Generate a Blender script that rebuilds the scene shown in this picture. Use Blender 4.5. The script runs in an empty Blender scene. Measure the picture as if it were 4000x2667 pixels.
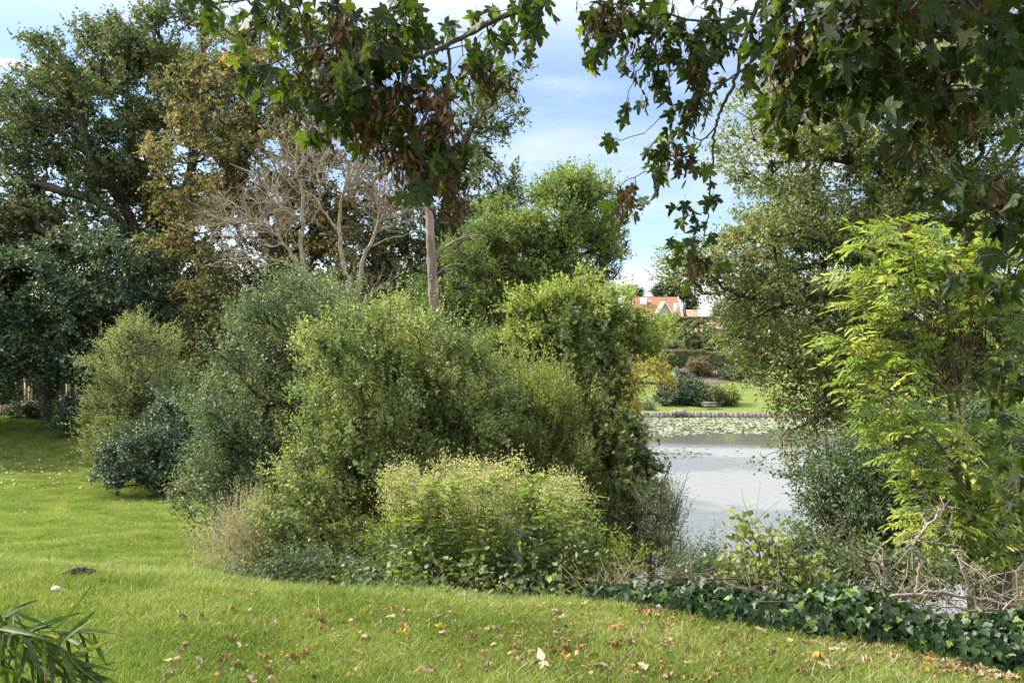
import bpy, math
import numpy as np
from math import radians

# ============================================================ camera, light, exposure
sc = bpy.context.scene
COL = sc.collection
F = 3333.3            # focal length in pixels of the 4000 px wide photograph (30 mm lens)
CAMZ = 1.75
cam_d = bpy.data.cameras.new('camera'); cam = bpy.data.objects.new('camera', cam_d); COL.objects.link(cam)
cam.location = (0, 0, CAMZ); cam.rotation_euler = (radians(90), 0, 0)
cam_d.lens = 30; cam_d.sensor_width = 36; cam_d.clip_start = 0.05; cam_d.clip_end = 6000
sc.camera = cam

SUN_AZ = radians(-72)     # from the view direction (+Y), negative = to the left
SUN_EL = radians(44)
world = bpy.data.worlds.new("World"); sc.world = world; world.use_nodes = True
sun_d = bpy.data.lights.new('sun', 'SUN'); sun = bpy.data.objects.new('sun', sun_d); COL.objects.link(sun)
sun_d.energy = 5.0; sun_d.angle = radians(0.55); sun_d.color = (1.0, 0.93, 0.82)
sun.rotation_euler = (radians(90) - SUN_EL, 0, -SUN_AZ + math.pi)
# lamp looks along -Z; rotate so that it comes from (sin az, cos az)
sun.rotation_euler = (radians(90) - SUN_EL, 0, math.pi - SUN_AZ)
sc.view_settings.view_transform = 'Standard'; sc.view_settings.look = 'None'
sc.view_settings.gamma = 1; sc.view_settings.use_curve_mapping = False
sc.view_settings.exposure = 1.15
cy = sc.cycles
cy.max_bounces = 7; cy.diffuse_bounces = 3; cy.glossy_bounces = 3; cy.transmission_bounces = 5; cy.transparent_max_bounces = 4
cy.sample_clamp_indirect = 6

def build_world():
    nt = world.node_tree; N = nt.nodes; L = nt.links; N.clear()
    out = N.new('ShaderNodeOutputWorld'); bg = N.new('ShaderNodeBackground'); bg.inputs[1].default_value = 0.096
    sky = N.new('ShaderNodeTexSky'); sky.sky_type = 'NISHITA'; sky.sun_disc = False
    sky.sun_elevation = SUN_EL; sky.sun_rotation = SUN_AZ; sky.air_density = 1.0; sky.dust_density = 0.6; sky.ozone_density = 2.6
    tc = N.new('ShaderNodeTexCoord')
    sep = N.new('ShaderNodeSeparateXYZ'); L.new(tc.outputs['Generated'], sep.inputs[0])
    def math_(op, a, b=None, c=None, clamp=False):
        n = N.new('ShaderNodeMath'); n.operation = op; n.use_clamp = clamp
        for i, v in enumerate((a, b, c)):
            if v is None: continue
            if isinstance(v, (int, float)): n.inputs[i].default_value = v
            else: L.new(v, n.inputs[i])
        return n.outputs[0]
    def noise(scale, detail, vscale, rough=0.55, off=(0, 0, 0)):
        mp = N.new('ShaderNodeMapping'); mp.inputs['Scale'].default_value = vscale; mp.inputs['Location'].default_value = off
        L.new(tc.outputs['Generated'], mp.inputs[0])
        n = N.new('ShaderNodeTexNoise'); n.inputs['Scale'].default_value = scale; n.inputs['Detail'].default_value = detail
        n.inputs['Roughness'].default_value = rough; L.new(mp.outputs[0], n.inputs[0]); return n.outputs[0]
    def ramp(v, a, b):
        n = N.new('ShaderNodeMapRange'); n.interpolation_type = 'SMOOTHSTEP'; n.inputs[1].default_value = a; n.inputs[2].default_value = b
        L.new(v, n.inputs[0]); return n.outputs[0]
    X, Y, Z = sep.outputs
    n1 = noise(2.2, 7, (1, 1, 4.5), off=(0.3, 0.1, 0.35))
    n2 = noise(9, 5, (1, 1, 3))
    thin = math_('MULTIPLY', ramp(n1, 0.44, 0.76), 0.7)
    # broken white cloud higher up, mostly above the view, brightened to whiten the water
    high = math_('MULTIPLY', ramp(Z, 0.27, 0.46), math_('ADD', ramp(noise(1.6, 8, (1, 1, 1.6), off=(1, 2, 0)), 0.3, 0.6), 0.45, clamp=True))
    low = math_('MULTIPLY', ramp(math_('MULTIPLY', Z, -1), -0.13, -0.0), 0.35)
    # a low cumulus near the far bank: centre direction
    def bump_at(px, py, rx, ry, nz=0.35):
        dx, dz = (px - 2000) / F, (1333 - py) / F
        l = math.sqrt(1 + dx * dx + dz * dz)
        ax = math_('DIVIDE', math_('SUBTRACT', X, dx / l), rx / F / l); az = math_('DIVIDE', math_('SUBTRACT', Z, dz / l), ry / F / l)
        r = math_('SQRT', math_('ADD', math_('MULTIPLY', ax, ax), math_('MULTIPLY', az, az)))
        r = math_('ADD', r, math_('MULTIPLY', math_('SUBTRACT', n2, 0.5), 2.2 * nz))
        front = ramp(Y, 0.0, 0.1)
        return math_('MULTIPLY', ramp(math_('MULTIPLY', r, -1), -1.1, -0.75), front)
    n2 = noise(26, 5, (1, 1, 1))
    cu = bump_at(2500, 1110, 150, 80, 0.8); cu2 = bump_at(2700, 1160, 170, 60, 0.8)
    trail = math_('MULTIPLY', bump_at(60, 252, 120, 22, 0.9), 0.7)
    wisp = math_('MULTIPLY', bump_at(2110, 330, 130, 38, 1.5), 0.35)
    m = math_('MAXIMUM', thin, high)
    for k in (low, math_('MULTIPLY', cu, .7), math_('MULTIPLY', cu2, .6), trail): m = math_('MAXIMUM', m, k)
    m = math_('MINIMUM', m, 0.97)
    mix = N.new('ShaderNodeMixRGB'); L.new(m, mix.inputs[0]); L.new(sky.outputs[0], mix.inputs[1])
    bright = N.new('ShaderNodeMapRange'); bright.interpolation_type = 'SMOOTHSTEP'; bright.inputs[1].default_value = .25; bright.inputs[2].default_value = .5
    bright.inputs[3].default_value = 5.6; bright.inputs[4].default_value = 14.5; L.new(Z, bright.inputs[0])  # cloud brightness raised with height so the water reflects white
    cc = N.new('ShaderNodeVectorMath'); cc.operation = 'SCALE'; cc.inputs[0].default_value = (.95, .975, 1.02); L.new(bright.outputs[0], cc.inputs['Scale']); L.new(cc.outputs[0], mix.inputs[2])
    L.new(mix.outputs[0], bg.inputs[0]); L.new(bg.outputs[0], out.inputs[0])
build_world()

# ============================================================ helpers
def P(px, py, Y):
    return np.array([(px - 2000) / F * Y, Y, CAMZ - (py - 1333) / F * Y])
def norm(v):
    return v / np.maximum(np.linalg.norm(v, axis=-1, keepdims=True), 1e-9)
def smooth(a, b, x):
    t = np.clip((x - a) / (b - a), 0, 1); return t * t * (3 - 2 * t)
def wave(p, s, seed=0):
    """cheap smooth noise -1..1 of points p (n,3)"""
    r = np.random.RandomState(seed + 991); v = 0
    for k in range(5):
        d = r.normal(size=3); d /= np.linalg.norm(d)
        v = v + np.sin(p @ d * (2 * math.pi / s) * r.uniform(.6, 1.6) + r.uniform(0, 6.28))
    return v / 5 * 1.6

def mesh_np(name, V, loops, sizes, mat=None, tint=None, uv=None, smooth_shade=False):
    me = bpy.data.meshes.new(name)
    V = np.asarray(V, np.float32); loops = np.asarray(loops, np.int32).ravel(); sizes = np.asarray(sizes, np.int32)
    me.vertices.add(len(V)); me.vertices.foreach_set('co', V.ravel())
    me.loops.add(len(loops)); me.loops.foreach_set('vertex_index', loops)
    me.polygons.add(len(sizes)); me.polygons.foreach_set('loop_start', (np.cumsum(sizes) - sizes).astype(np.int32))
    if smooth_shade: me.polygons.foreach_set('use_smooth', np.ones(len(sizes), bool))
    if tint is not None:
        a = me.attributes.new('tint', 'FLOAT', 'POINT'); a.data.foreach_set('value', np.asarray(tint, np.float32))
    if uv is not None:
        a = me.attributes.new('leafuv', 'FLOAT_VECTOR', 'POINT'); a.data.foreach_set('vector', np.asarray(uv, np.float32).ravel())
    me.update(calc_edges=True)
    if mat: me.materials.append(mat)
    return me

class Geo:
    """collects vertices and polygons for one mesh"""
    def __init__(s): s.V = []; s.L = []; s.S = []; s.T = []; s.U = []; s.n = 0
    def add(s, V, faces, tint=0.5, uv=None):
        V = np.asarray(V, float); faces = np.asarray(faces)
        s.V.append(V); s.L.append((faces + s.n).ravel()); s.S.append(np.full(len(faces), faces.shape[1]))
        s.T.append(np.broadcast_to(np.asarray(tint, float), (len(V),))); s.U.append(V * 0 if uv is None else uv); s.n += len(V)
    def box(s, lo, hi, tint=.5):
        x0, y0, z0 = lo; x1, y1, z1 = hi
        s.add([(x0,y0,z0),(x1,y0,z0),(x1,y1,z0),(x0,y1,z0),(x0,y0,z1),(x1,y0,z1),(x1,y1,z1),(x0,y1,z1)],
              [(0,3,2,1),(4,5,6,7),(0,1,5,4),(1,2,6,5),(2,3,7,6),(3,0,4,7)], tint)
    def prism(s, poly, d, tint=.5):
        poly = np.asarray(poly, float); n = len(poly); V = np.vstack([poly, poly + np.asarray(d)])
        for i in range(n):
            j = (i + 1) % n; s.add(V[[i, j, n + j, n + i]], [(0, 1, 2, 3)], tint)
        s.add(poly[::-1], [tuple(range(n))], tint); s.add(poly + np.asarray(d), [tuple(range(n))], tint)
    def cones(s, A, B, ra, rb, sides=5, tint=.5):
        A = np.atleast_2d(A); B = np.atleast_2d(B); n = len(A); ra = np.broadcast_to(ra, (n,)); rb = np.broadcast_to(rb, (n,))
        if n == 0: return
        d = norm(B - A); h = np.where(np.abs(d[:, 2:3]) > .9, [[1., 0, 0]], [[0, 0, 1.]]); u = norm(np.cross(d, h)); w = np.cross(d, u)
        a = np.arange(sides) * 2 * math.pi / sides; c = np.cos(a)[None, :, None]; q = np.sin(a)[None, :, None]
        ring = u[:, None] * c + w[:, None] * q
        V = np.concatenate([A[:, None] + ring * ra[:, None, None], B[:, None] + ring * rb[:, None, None]], 1).reshape(-1, 3)
        i = np.arange(sides); j = (i + 1) % sides
        f = np.stack([i, j, j + sides, i + sides], 1)
        faces = (f[None] + (np.arange(n) * 2 * sides)[:, None, None]).reshape(-1, 4)
        s.add(V, faces, tint if np.ndim(tint) == 0 else np.repeat(tint, 2 * sides))
    def tube(s, pts, rad, sides=8, tint=.5, bump=0, seed=0):
        pts = np.asarray(pts, float); n = len(pts); rad = np.broadcast_to(rad, (n,)).astype(float)
        t = np.gradient(pts, axis=0); t = norm(t); u = np.cross(t[0], [0.31, 0.95, 0.05]); u /= np.linalg.norm(u); V = []
        rs = np.random.RandomState(seed)
        for k in range(n):
            u = u - t[k] * (u @ t[k]); u /= np.linalg.norm(u); w = np.cross(t[k], u)
            a = np.arange(sides) * 2 * math.pi / sides; r = rad[k] * (1 + bump * rs.normal(size=sides))
            V.append(pts[k] + (np.cos(a) * r)[:, None] * u + (np.sin(a) * r)[:, None] * w)
        V = np.vstack(V); i = np.arange(sides); j = (i + 1) % sides; f = np.stack([i, j, j + sides, i + sides], 1)
        s.add(V, (f[None] + (np.arange(n - 1) * sides)[:, None, None]).reshape(-1, 4), tint)
    def mesh(s, name, mat, smooth_shade=False):
        return mesh_np(name, np.vstack(s.V), np.concatenate(s.L), np.concatenate(s.S), mat, np.concatenate(s.T), np.vstack(s.U), smooth_shade)

def curve(pts, n=8):
    """Catmull-Rom through points"""
    p = np.asarray(pts, float); p = np.vstack([2 * p[0] - p[1], p, 2 * p[-1] - p[-2]]); out = []
    for i in range(1, len(p) - 2):
        for t in np.linspace(0, 1, n, endpoint=False):
            a, b, c, d = p[i - 1:i + 3]
            out.append(.5 * (2 * b + (c - a) * t + (2 * a - 5 * b + 4 * c - d) * t * t + (3 * b - a - 3 * c + d) * t ** 3))
    out.append(p[-2]); return np.array(out)

def link(name, me, parent=None, loc=None, kind=None):
    o = bpy.data.objects.new(name, me); COL.objects.link(o)
    if parent: o.parent = parent
    if loc is not None: o.location = [float(v) for v in loc]
    if kind: o['kind'] = kind
    return o
def thing(name, label, cat, loc=(0, 0, 0), group=None, me=None):
    o = link(name, me, None, loc); o['label'] = label; o['category'] = cat
    if group: o['group'] = group
    return o

# ---------------------------------------------------------------- materials
def new_mat(name):
    m = bpy.data.materials.new(name); m.use_nodes = True; nt = m.node_tree; nt.nodes.clear()
    return m, nt.nodes, nt.links, nt.nodes.new('ShaderNodeOutputMaterial')
def mk_ramp(N, cols):
    r = N.new('ShaderNodeValToRGB'); e = r.color_ramp.elements
    while len(e) < len(cols): e.new(0.5)
    for i, c in enumerate(cols):
        if len(c) == 4: e[i].position = c[0]; c = c[1:]
        else: e[i].position = i / (len(cols) - 1)
        e[i].color = (*c, 1)
    return r
PALER = {k: 1.3 for k in ('dark lime leaves', 'dark sycamore leaves', 'turning chestnut leaves', 'field maple leaves', 'yellow green maple leaves', 'sallow leaves', 'dark sallow leaves', 'osier leaves', 'pale shrub leaves', 'laurel leaves', 'alder leaves', 'round dark leaves', 'hedge leaves', 'far garden leaves', 'rhododendron leaves', 'goldenrod leaves', 'bramble leaves', 'bronze maple leaves', 'sapling leaves')}
PALER['sallow leaves'] = 1.6; PALER['dark sallow leaves'] = 1.35; PALER['osier leaves'] = 1.6; PALER['yellow green maple leaves'] = 1.65; PALER['field maple leaves'] = 1.45; PALER['alder leaves'] = 1.45; PALER['dark lime leaves'] = 1.8; PALER['dark sycamore leaves'] = 1.55
def leafmat(name, cols, trans=0.38, rough=0.5, spec=0.35, tcol=(1.35, 1.4, .55), spots=0.0):
    rough = min(.8, rough + .14); spec = spec * .6
    if max(c[-2] for c in cols) < .5 and len(cols) >= 4 and name in PALER: cols = [tuple(c[:-3]) + tuple(v * PALER[name] for v in (c[-3] * 1.14, c[-2] * 1.0, c[-1] * 1.2)) for c in cols]
    m, N, L, out = new_mat(name)
    at = N.new('ShaderNodeAttribute'); at.attribute_name = 'tint'
    r = mk_ramp(N, cols); L.new(at.outputs['Fac'], r.inputs[0]); c = r.outputs[0]
    if spots:
        uv = N.new('ShaderNodeAttribute'); uv.attribute_name = 'leafuv'
        vo = N.new('ShaderNodeTexVoronoi'); vo.inputs['Scale'].default_value = 5.5
        ad = N.new('ShaderNodeVectorMath'); ad.operation = 'ADD'; L.new(uv.outputs['Vector'], ad.inputs[0])
        cb = N.new('ShaderNodeCombineXYZ'); mu = N.new('ShaderNodeMath'); mu.operation = 'MULTIPLY'; mu.inputs[1].default_value = 37
        L.new(at.outputs['Fac'], mu.inputs[0]); L.new(mu.outputs[0], cb.inputs[2]); L.new(cb.outputs[0], ad.inputs[1])
        L.new(ad.outputs[0], vo.inputs[0])
        mr = N.new('ShaderNodeMapRange'); mr.inputs[1].default_value = .15; mr.inputs[2].default_value = .2
        mr.inputs[3].default_value = 1; mr.inputs[4].default_value = 0; L.new(vo.outputs['Distance'], mr.inputs[0])
        # thin veins: distance from the lines of the lobes, held in leafuv z
        ve = N.new('ShaderNodeSeparateXYZ'); L.new(uv.outputs['Vector'], ve.inputs[0])
        mx = N.new('ShaderNodeMixRGB'); L.new(mr.outputs[0], mx.inputs[0]); L.new(c, mx.inputs[1]); mx.inputs[2].default_value = (.012, .011, .008, 1)
        c = mx.outputs[0]
    ge = N.new('ShaderNodeTexCoord'); no = N.new('ShaderNodeTexNoise'); no.inputs['Scale'].default_value = 9; no.inputs['Detail'].default_value = 3
    L.new(ge.outputs['Object'], no.inputs[0])
    hs = N.new('ShaderNodeHueSaturation'); mr2 = N.new('ShaderNodeMapRange'); mr2.inputs[3].default_value = .7; mr2.inputs[4].default_value = 1.3
    mr2.inputs[1].default_value = .3; mr2.inputs[2].default_value = .7
    L.new(no.outputs[0], mr2.inputs[0]); L.new(mr2.outputs[0], hs.inputs['Value']); L.new(c, hs.inputs['Color']); c = hs.outputs[0]
    p = N.new('ShaderNodeBsdfPrincipled'); p.inputs['Roughness'].default_value = rough; p.inputs['Specular IOR Level'].default_value = spec
    L.new(c, p.inputs['Base Color'])
    tr = N.new('ShaderNodeBsdfTranslucent'); ml = N.new('ShaderNodeMixRGB'); ml.blend_type = 'MULTIPLY'; ml.inputs[0].default_value = 1
    L.new(c, ml.inputs[1]); ml.inputs[2].default_value = (*tcol, 1); L.new(ml.outputs[0], tr.inputs[0])
    mi = N.new('ShaderNodeMixShader'); mi.inputs[0].default_value = trans
    L.new(p.outputs[0], mi.inputs[1]); L.new(tr.outputs[0], mi.inputs[2]); L.new(mi.outputs[0], out.inputs[0])
    return m
def barkmat(name, a, b, scale=6, rough=.85, stretch=(1, 1, .35)):
    m, N, L, out = new_mat(name)
    tc = N.new('ShaderNodeTexCoord'); mp = N.new('ShaderNodeMapping'); mp.inputs['Scale'].default_value = stretch; L.new(tc.outputs['Object'], mp.inputs[0])
    no = N.new('ShaderNodeTexNoise'); no.inputs['Scale'].default_value = scale; no.inputs['Detail'].default_value = 6; L.new(mp.outputs[0], no.inputs[0])
    r = mk_ramp(N, [(.3, *a), (.7, *b)]); L.new(no.outputs[0], r.inputs[0])
    p = N.new('ShaderNodeBsdfPrincipled'); p.inputs['Roughness'].default_value = rough; p.inputs['Specular IOR Level'].default_value = .2
    L.new(r.outputs[0], p.inputs['Base Color'])
    bp = N.new('ShaderNodeBump'); bp.inputs['Strength'].default_value = .5; bp.inputs['Distance'].default_value = .02
    L.new(no.outputs[0], bp.inputs['Height']); L.new(bp.outputs[0], p.inputs['Normal']); L.new(p.outputs[0], out.inputs[0])
    return m
BARK = barkmat('bark', (.035, .028, .02), (.09, .075, .055))
BARK_PALE = barkmat('pale bark', (.16, .125, .085), (.38, .315, .23), 14)
BARK_PINE = barkmat('pine bark', (.12, .085, .07), (.30, .235, .20), 5)
TWIG = barkmat('twig', (.07, .055, .035), (.15, .12, .08), 12)
LIVE = barkmat('live shoots', (.05, .055, .02), (.11, .11, .05), 12)
DEADWOOD = barkmat('dead wood', (.14, .105, .08), (.36, .30, .25), 14)
STEMG = barkmat('green stem', (.08, .09, .03), (.16, .15, .06), 14)
STRAW = barkmat('straw', (.25, .19, .11), (.45, .37, .24), 14)

# ---------------------------------------------------------------- leaves
def template(kind):
    if kind == 'dia':   return np.array([(0,0,0),(.30,.48,.07),(0,1,-.06),(-.30,.48,.07)]), np.array([(0,1,2),(0,2,3)])
    if kind == 'wide':  return np.array([(0,0,0),(.46,.42,.10),(0,1,-.08),(-.46,.42,.10)]), np.array([(0,1,2),(0,2,3)])
    if kind == 'lance': return np.array([(0,0,0),(.13,.42,.03),(0,1,-.12),(-.13,.42,.03)]), np.array([(0,1,2),(0,2,3)])
    if kind == 'oval':  return np.array([(0,0,0),(.26,.25,.05),(.24,.68,.03),(0,1,-.1),(-.24,.68,.03),(-.26,.25,.05)]), np.array([(0,1,2,3),(0,3,4,5)])
def place(kind, pos, tip, nor, size, tint):
    T, Fc = template(kind) if isinstance(kind, str) else kind[:2]
    y = norm(tip); x = norm(np.cross(y, nor)); z = np.cross(x, y); n = len(pos); m = len(T)
    V = pos[:, None] + size[:, None, None] * (x[:, None] * T[None, :, 0:1] + y[:, None] * T[None, :, 1:2] + z[:, None] * T[None, :, 2:3])
    Fx = (Fc[None] + (np.arange(n) * m)[:, None, None]).reshape(-1, Fc.shape[1])
    return V.reshape(-1, 3), Fx, np.repeat(tint, m)
def shoot_leaves(rs, O, D, Ls, k, size, kind='dia', spread=.6, droop=0.0, up=.5, tseed=0, tscale=2.0, jit=.6, taper=.35, tips=None):
    S = len(O); D = norm(D)
    t = (np.arange(k)[None] + rs.rand(S, k)) / k
    pos = O[:, None] + D[:, None] * (Ls[:, None] * t)[..., None]
    pos[..., 2] -= droop * (t ** 2) * Ls[:, None]
    h = np.where(np.abs(D[:, 2:3]) > .9, [[1., 0, 0]], [[0, 0, 1.]]); u = norm(np.cross(D, h)); w = np.cross(D, u)
    a = rs.rand(S, k) * 6.283; rad = u[:, None] * np.cos(a)[..., None] + w[:, None] * np.sin(a)[..., None]
    tip = D[:, None] * (1 - spread) + rad * spread; tip[..., 2] -= droop * .6
    tip = norm(tip + rs.normal(size=tip.shape) * .15)
    nor = rs.normal(size=tip.shape) * jit + tip * 0; nor[..., 2] += up
    sz = size * rs.uniform(.65, 1.2, (S, k)) * (1 - taper * t)
    p = pos.reshape(-1, 3)
    tint = .5 + .16 * wave(p, tscale, tseed) + (rs.normal(size=(S, 1)) * .10 + rs.normal(size=(S, k)) * .11).reshape(-1) + (t.reshape(-1) - .5) * .12
    return place(kind, p, tip.reshape(-1, 3), nor.reshape(-1, 3), sz.reshape(-1), np.clip(tint, 0.01, .99))

# ---------------------------------------------------------------- branching
def connect(seedP, seedParent, nodes, beta=.45, turn=.6):
    """join every node to the growing tree: nearest node, weighted by path length and by how sharply it turns"""
    ns = len(seedP); n = ns + len(nodes); Pn = np.zeros((n, 3)); Pn[:ns] = seedP; par = np.full(n, -1); par[:ns] = seedParent
    plen = np.zeros(n); dirs = np.zeros((n, 3)); dirs[:, 2] = 1
    for i in range(ns):
        if par[i] >= 0:
            d = Pn[i] - Pn[par[i]]; plen[i] = plen[par[i]] + np.linalg.norm(d); dirs[i] = d / max(np.linalg.norm(d), 1e-6)
    dm = np.min(np.linalg.norm(nodes[:, None] - np.asarray(seedP)[None], axis=2), 1); nodes = nodes[np.argsort(dm)]
    for i, q in enumerate(nodes):
        k = ns + i; v = q - Pn[:k]; d = np.linalg.norm(v, axis=1) + 1e-6
        c = d * (1 + turn * (1 - np.einsum('ij,ij->i', v, dirs[:k]) / d)) + beta * plen[:k] * .25
        j = int(np.argmin(c)); Pn[k] = q; par[k] = j; plen[k] = plen[j] + d[j]; dirs[k] = norm(v[j] / d[j] + .3 * dirs[j])
    w = np.ones(n)
    for k in range(n - 1, -1, -1):
        if par[k] >= 0 and par[k] < k: w[par[k]] += w[k]
    return Pn, par, w, dirs
def branches(g, Pn, par, w, r0, power=.45, sides=5, rs=None, bend=.1, rmax=9, first=0):
    k = np.where(par >= 0)[0]; k = k[k >= first]
    A = Pn[par[k]]; B = Pn[k]; rb = np.minimum(r0 * w[k] ** power, rmax); ra = np.minimum(np.minimum(r0 * w[par[k]] ** power, rmax), rb * 1.5)
    ln = np.linalg.norm(B - A, axis=1, keepdims=True); M = (A + B) / 2 + rs.normal(size=A.shape) * ln * bend; M[:, 2] -= .04 * ln[:, 0]
    rm = (ra + rb) / 2
    g.cones(A, M, ra, rm, sides); g.cones(M, B, rm, rb, sides)

def ell(blobs, Y, rd):
    out = []
    for b in blobs:
        yy = b[4] if len(b) > 4 else Y; d = b[5] if len(b) > 5 else rd
        out.append((P(b[0], b[1], yy), np.array([b[2] / F * yy, d, b[3] / F * yy])))
    return out
def sample(rs, E, n, inner=.35, gap=.0, gscale=3.0, seed=0):
    if gap > 0:   # clumps set on the skin of every lobe, hollows between them
        rr = gscale * .36; C = []
        for c, r in E:
            m = max(4, int(4.2 * (r[0] * r[2] + r[1] * (r[0] + r[2]) * .5) / (rr * rr) * (1.05 - gap * .7)))
            d = norm(rs.normal(size=(m, 3))); C.append(c + d * r * rs.uniform(.45 + inner * .3, 1.0, (m, 1)))
        C = np.vstack(C); k = rs.randint(len(C), size=n); d = norm(rs.normal(size=(n, 3)) + [0, 0, .35])
        sz = (rr * rs.uniform(.6, 1.25, len(C)))[k]
        return C[k] + d * (sz * rs.rand(n) ** .45)[:, None] * [1.15, 1.15, .7]
    wts = np.array([(e[1][0] * e[1][2]) for e in E]); wts /= wts.sum(); out = []
    while sum(len(o) for o in out) < n:
        idx = rs.choice(len(E), size=n, p=wts); c = np.array([E[i][0] for i in idx]); r = np.array([E[i][1] for i in idx])
        d = norm(rs.normal(size=(n, 3))); q = inner + (1 - inner) * rs.rand(n) ** .55
        p = c + d * r * q[:, None]
        keep = wave(p, gscale, seed) > -1 + gap + rs.rand(n) * .5 - .25 if gap > 0 else np.ones(n, bool)
        out.append(p[keep])
    return np.vstack(out)[:n]

# ---------------------------------------------------------------- terrain
WATER = -6.8
def crest(x):
    return np.interp(x, [-9, -4.4, -2.5, -1, 1, 2.7, 4.5, 8], [7.3, 6.7, 6.1, 5.75, 5.45, 4.55, 3.9, 3.5])
def ground_z(x, y):
    x = np.asarray(x, float); y = np.asarray(y, float)
    t = y - crest(x)
    zl = np.interp(t, [-50, 0, .7, 2, 4, 7, 15, 26, 33, 36.5, 40, 48, 80, 200, 3000], [0, 0, -.16, -.6, -1.2, -2.0, -3.0, -3.55, -3.9, -3.6, -3.0, -3.1, -2, 0, 2])
    zr = np.interp(t, [-50, 0, .6, 1.6, 4, 8, 12, 20, 3000], [0, 0, -.1, -.6, -2.4, -5.3, -7.3, -8.8, -8.8])
    xs = 2.2 + (y - 15) * .14
    w = smooth(-4, 3, x - xs)
    z = zl * (1 - w) + zr * w
    # the right-hand bank under the alder
    w2 = smooth(-2, 4, x - (7.5 + np.maximum(y - 16, 0) * .55)) * smooth(5, 9, y) * (1 - smooth(40, 60, y))
    z = z * (1 - w2) + np.interp(y, [0, 6, 12, 22, 60], [0, -1.2, -2.6, -5.2, -5.6]) * w2
    zf = np.interp(y, [0, 95.9, 96.2, 97, 104, 112, 120, 131, 150, 190, 260, 600, 3000], [-9, -9, -6.27, -6.25, -6.0, -4.9, -3.1, -2.6, .2, 6, 8, 10, 30])
    z = np.where(y > 95.9, zf, z)
    z = z + .03 * np.sin(x * 1.7 + y * .9) * smooth(6, 9, y) + .015 * np.sin(x * 2.9 - y * 2.3)
    return z
def gz(x, y): return float(ground_z(np.array([x]), np.array([y]))[0])

def axis_pts(segs):
    out = []
    for a, b, s in segs: out += list(np.arange(a, b, s))
    return np.array(out + [segs[-1][1]])
xs_ = np.unique(np.concatenate([axis_pts([(-1500, -200, 130), (-200, -60, 10), (-60, -25, 1.5), (-25, -8, .5), (-8, 8, .16), (8, 25, .5), (25, 60, 1.5), (60, 200, 10), (200, 1500, 130)])]))
ys_ = np.unique(np.concatenate([axis_pts([(-300, -20, 40), (-20, 0, 2), (0, 12, .14), (12, 45, .4), (45, 95, 2)]), [95.89, 96.2, 97], axis_pts([(98, 200, 2.5), (200, 400, 20), (400, 3000, 200)])]))
GX, GY = np.meshgrid(xs_, ys_); GZ = ground_z(GX, GY)
nx, ny = len(xs_), len(ys_)
idx = np.arange(nx * ny).reshape(ny, nx)
fc = np.stack([idx[:-1, :-1], idx[:-1, 1:], idx[1:, 1:], idx[1:, :-1]], -1).reshape(-1, 4)

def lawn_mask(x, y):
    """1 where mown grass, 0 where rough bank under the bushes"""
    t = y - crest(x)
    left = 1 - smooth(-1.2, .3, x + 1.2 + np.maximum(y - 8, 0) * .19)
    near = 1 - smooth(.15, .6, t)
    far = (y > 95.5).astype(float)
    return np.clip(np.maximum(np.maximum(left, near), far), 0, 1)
def ground_mat():
    m, N, L, out = new_mat('lawn and soil')
    at = N.new('ShaderNodeAttribute'); at.attribute_name = 'tint'
    tc = N.new('ShaderNodeTexCoord')
    def noise(s, d, sc_=(1, 1, 1)):
        mp = N.new('ShaderNodeMapping'); mp.inputs['Scale'].default_value = sc_; L.new(tc.outputs['Object'], mp.inputs[0])
        n = N.new('ShaderNodeTexNoise'); n.inputs['Scale'].default_value = s; n.inputs['Detail'].default_value = d; L.new(mp.outputs[0], n.inputs[0]); return n.outputs[0]
    big = noise(.35, 5, (1, 1.6, 1)); fine = noise(22, 4, (1, .6, 1))
    add = N.new('ShaderNodeMath'); add.operation = 'ADD'; L.new(big, add.inputs[0]); L.new(fine, add.inputs[1])
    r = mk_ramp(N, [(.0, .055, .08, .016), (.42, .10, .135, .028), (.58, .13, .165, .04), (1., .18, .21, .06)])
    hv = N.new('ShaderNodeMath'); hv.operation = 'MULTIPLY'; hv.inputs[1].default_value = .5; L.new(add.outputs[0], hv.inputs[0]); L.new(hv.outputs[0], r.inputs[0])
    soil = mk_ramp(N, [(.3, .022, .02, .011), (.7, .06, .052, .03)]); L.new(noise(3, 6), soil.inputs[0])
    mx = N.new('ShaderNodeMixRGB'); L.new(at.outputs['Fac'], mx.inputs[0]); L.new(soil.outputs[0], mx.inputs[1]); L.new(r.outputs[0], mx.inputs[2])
    p = N.new('ShaderNodeBsdfPrincipled'); p.inputs['Roughness'].default_value = .95; p.inputs['Specular IOR Level'].default_value = .1
    L.new(mx.outputs[0], p.inputs['Base Color'])
    bp = N.new('ShaderNodeBump'); bp.inputs['Strength'].default_value = .9; bp.inputs['Distance'].default_value = .05; L.new(noise(30, 5), bp.inputs['Height'])
    L.new(bp.outputs[0], p.inputs['Normal']); L.new(p.outputs[0], out.inputs[0]); return m
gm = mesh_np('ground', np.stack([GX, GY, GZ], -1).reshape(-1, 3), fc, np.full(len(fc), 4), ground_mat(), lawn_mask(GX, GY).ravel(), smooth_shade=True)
link('ground', gm, kind='structure')

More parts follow.
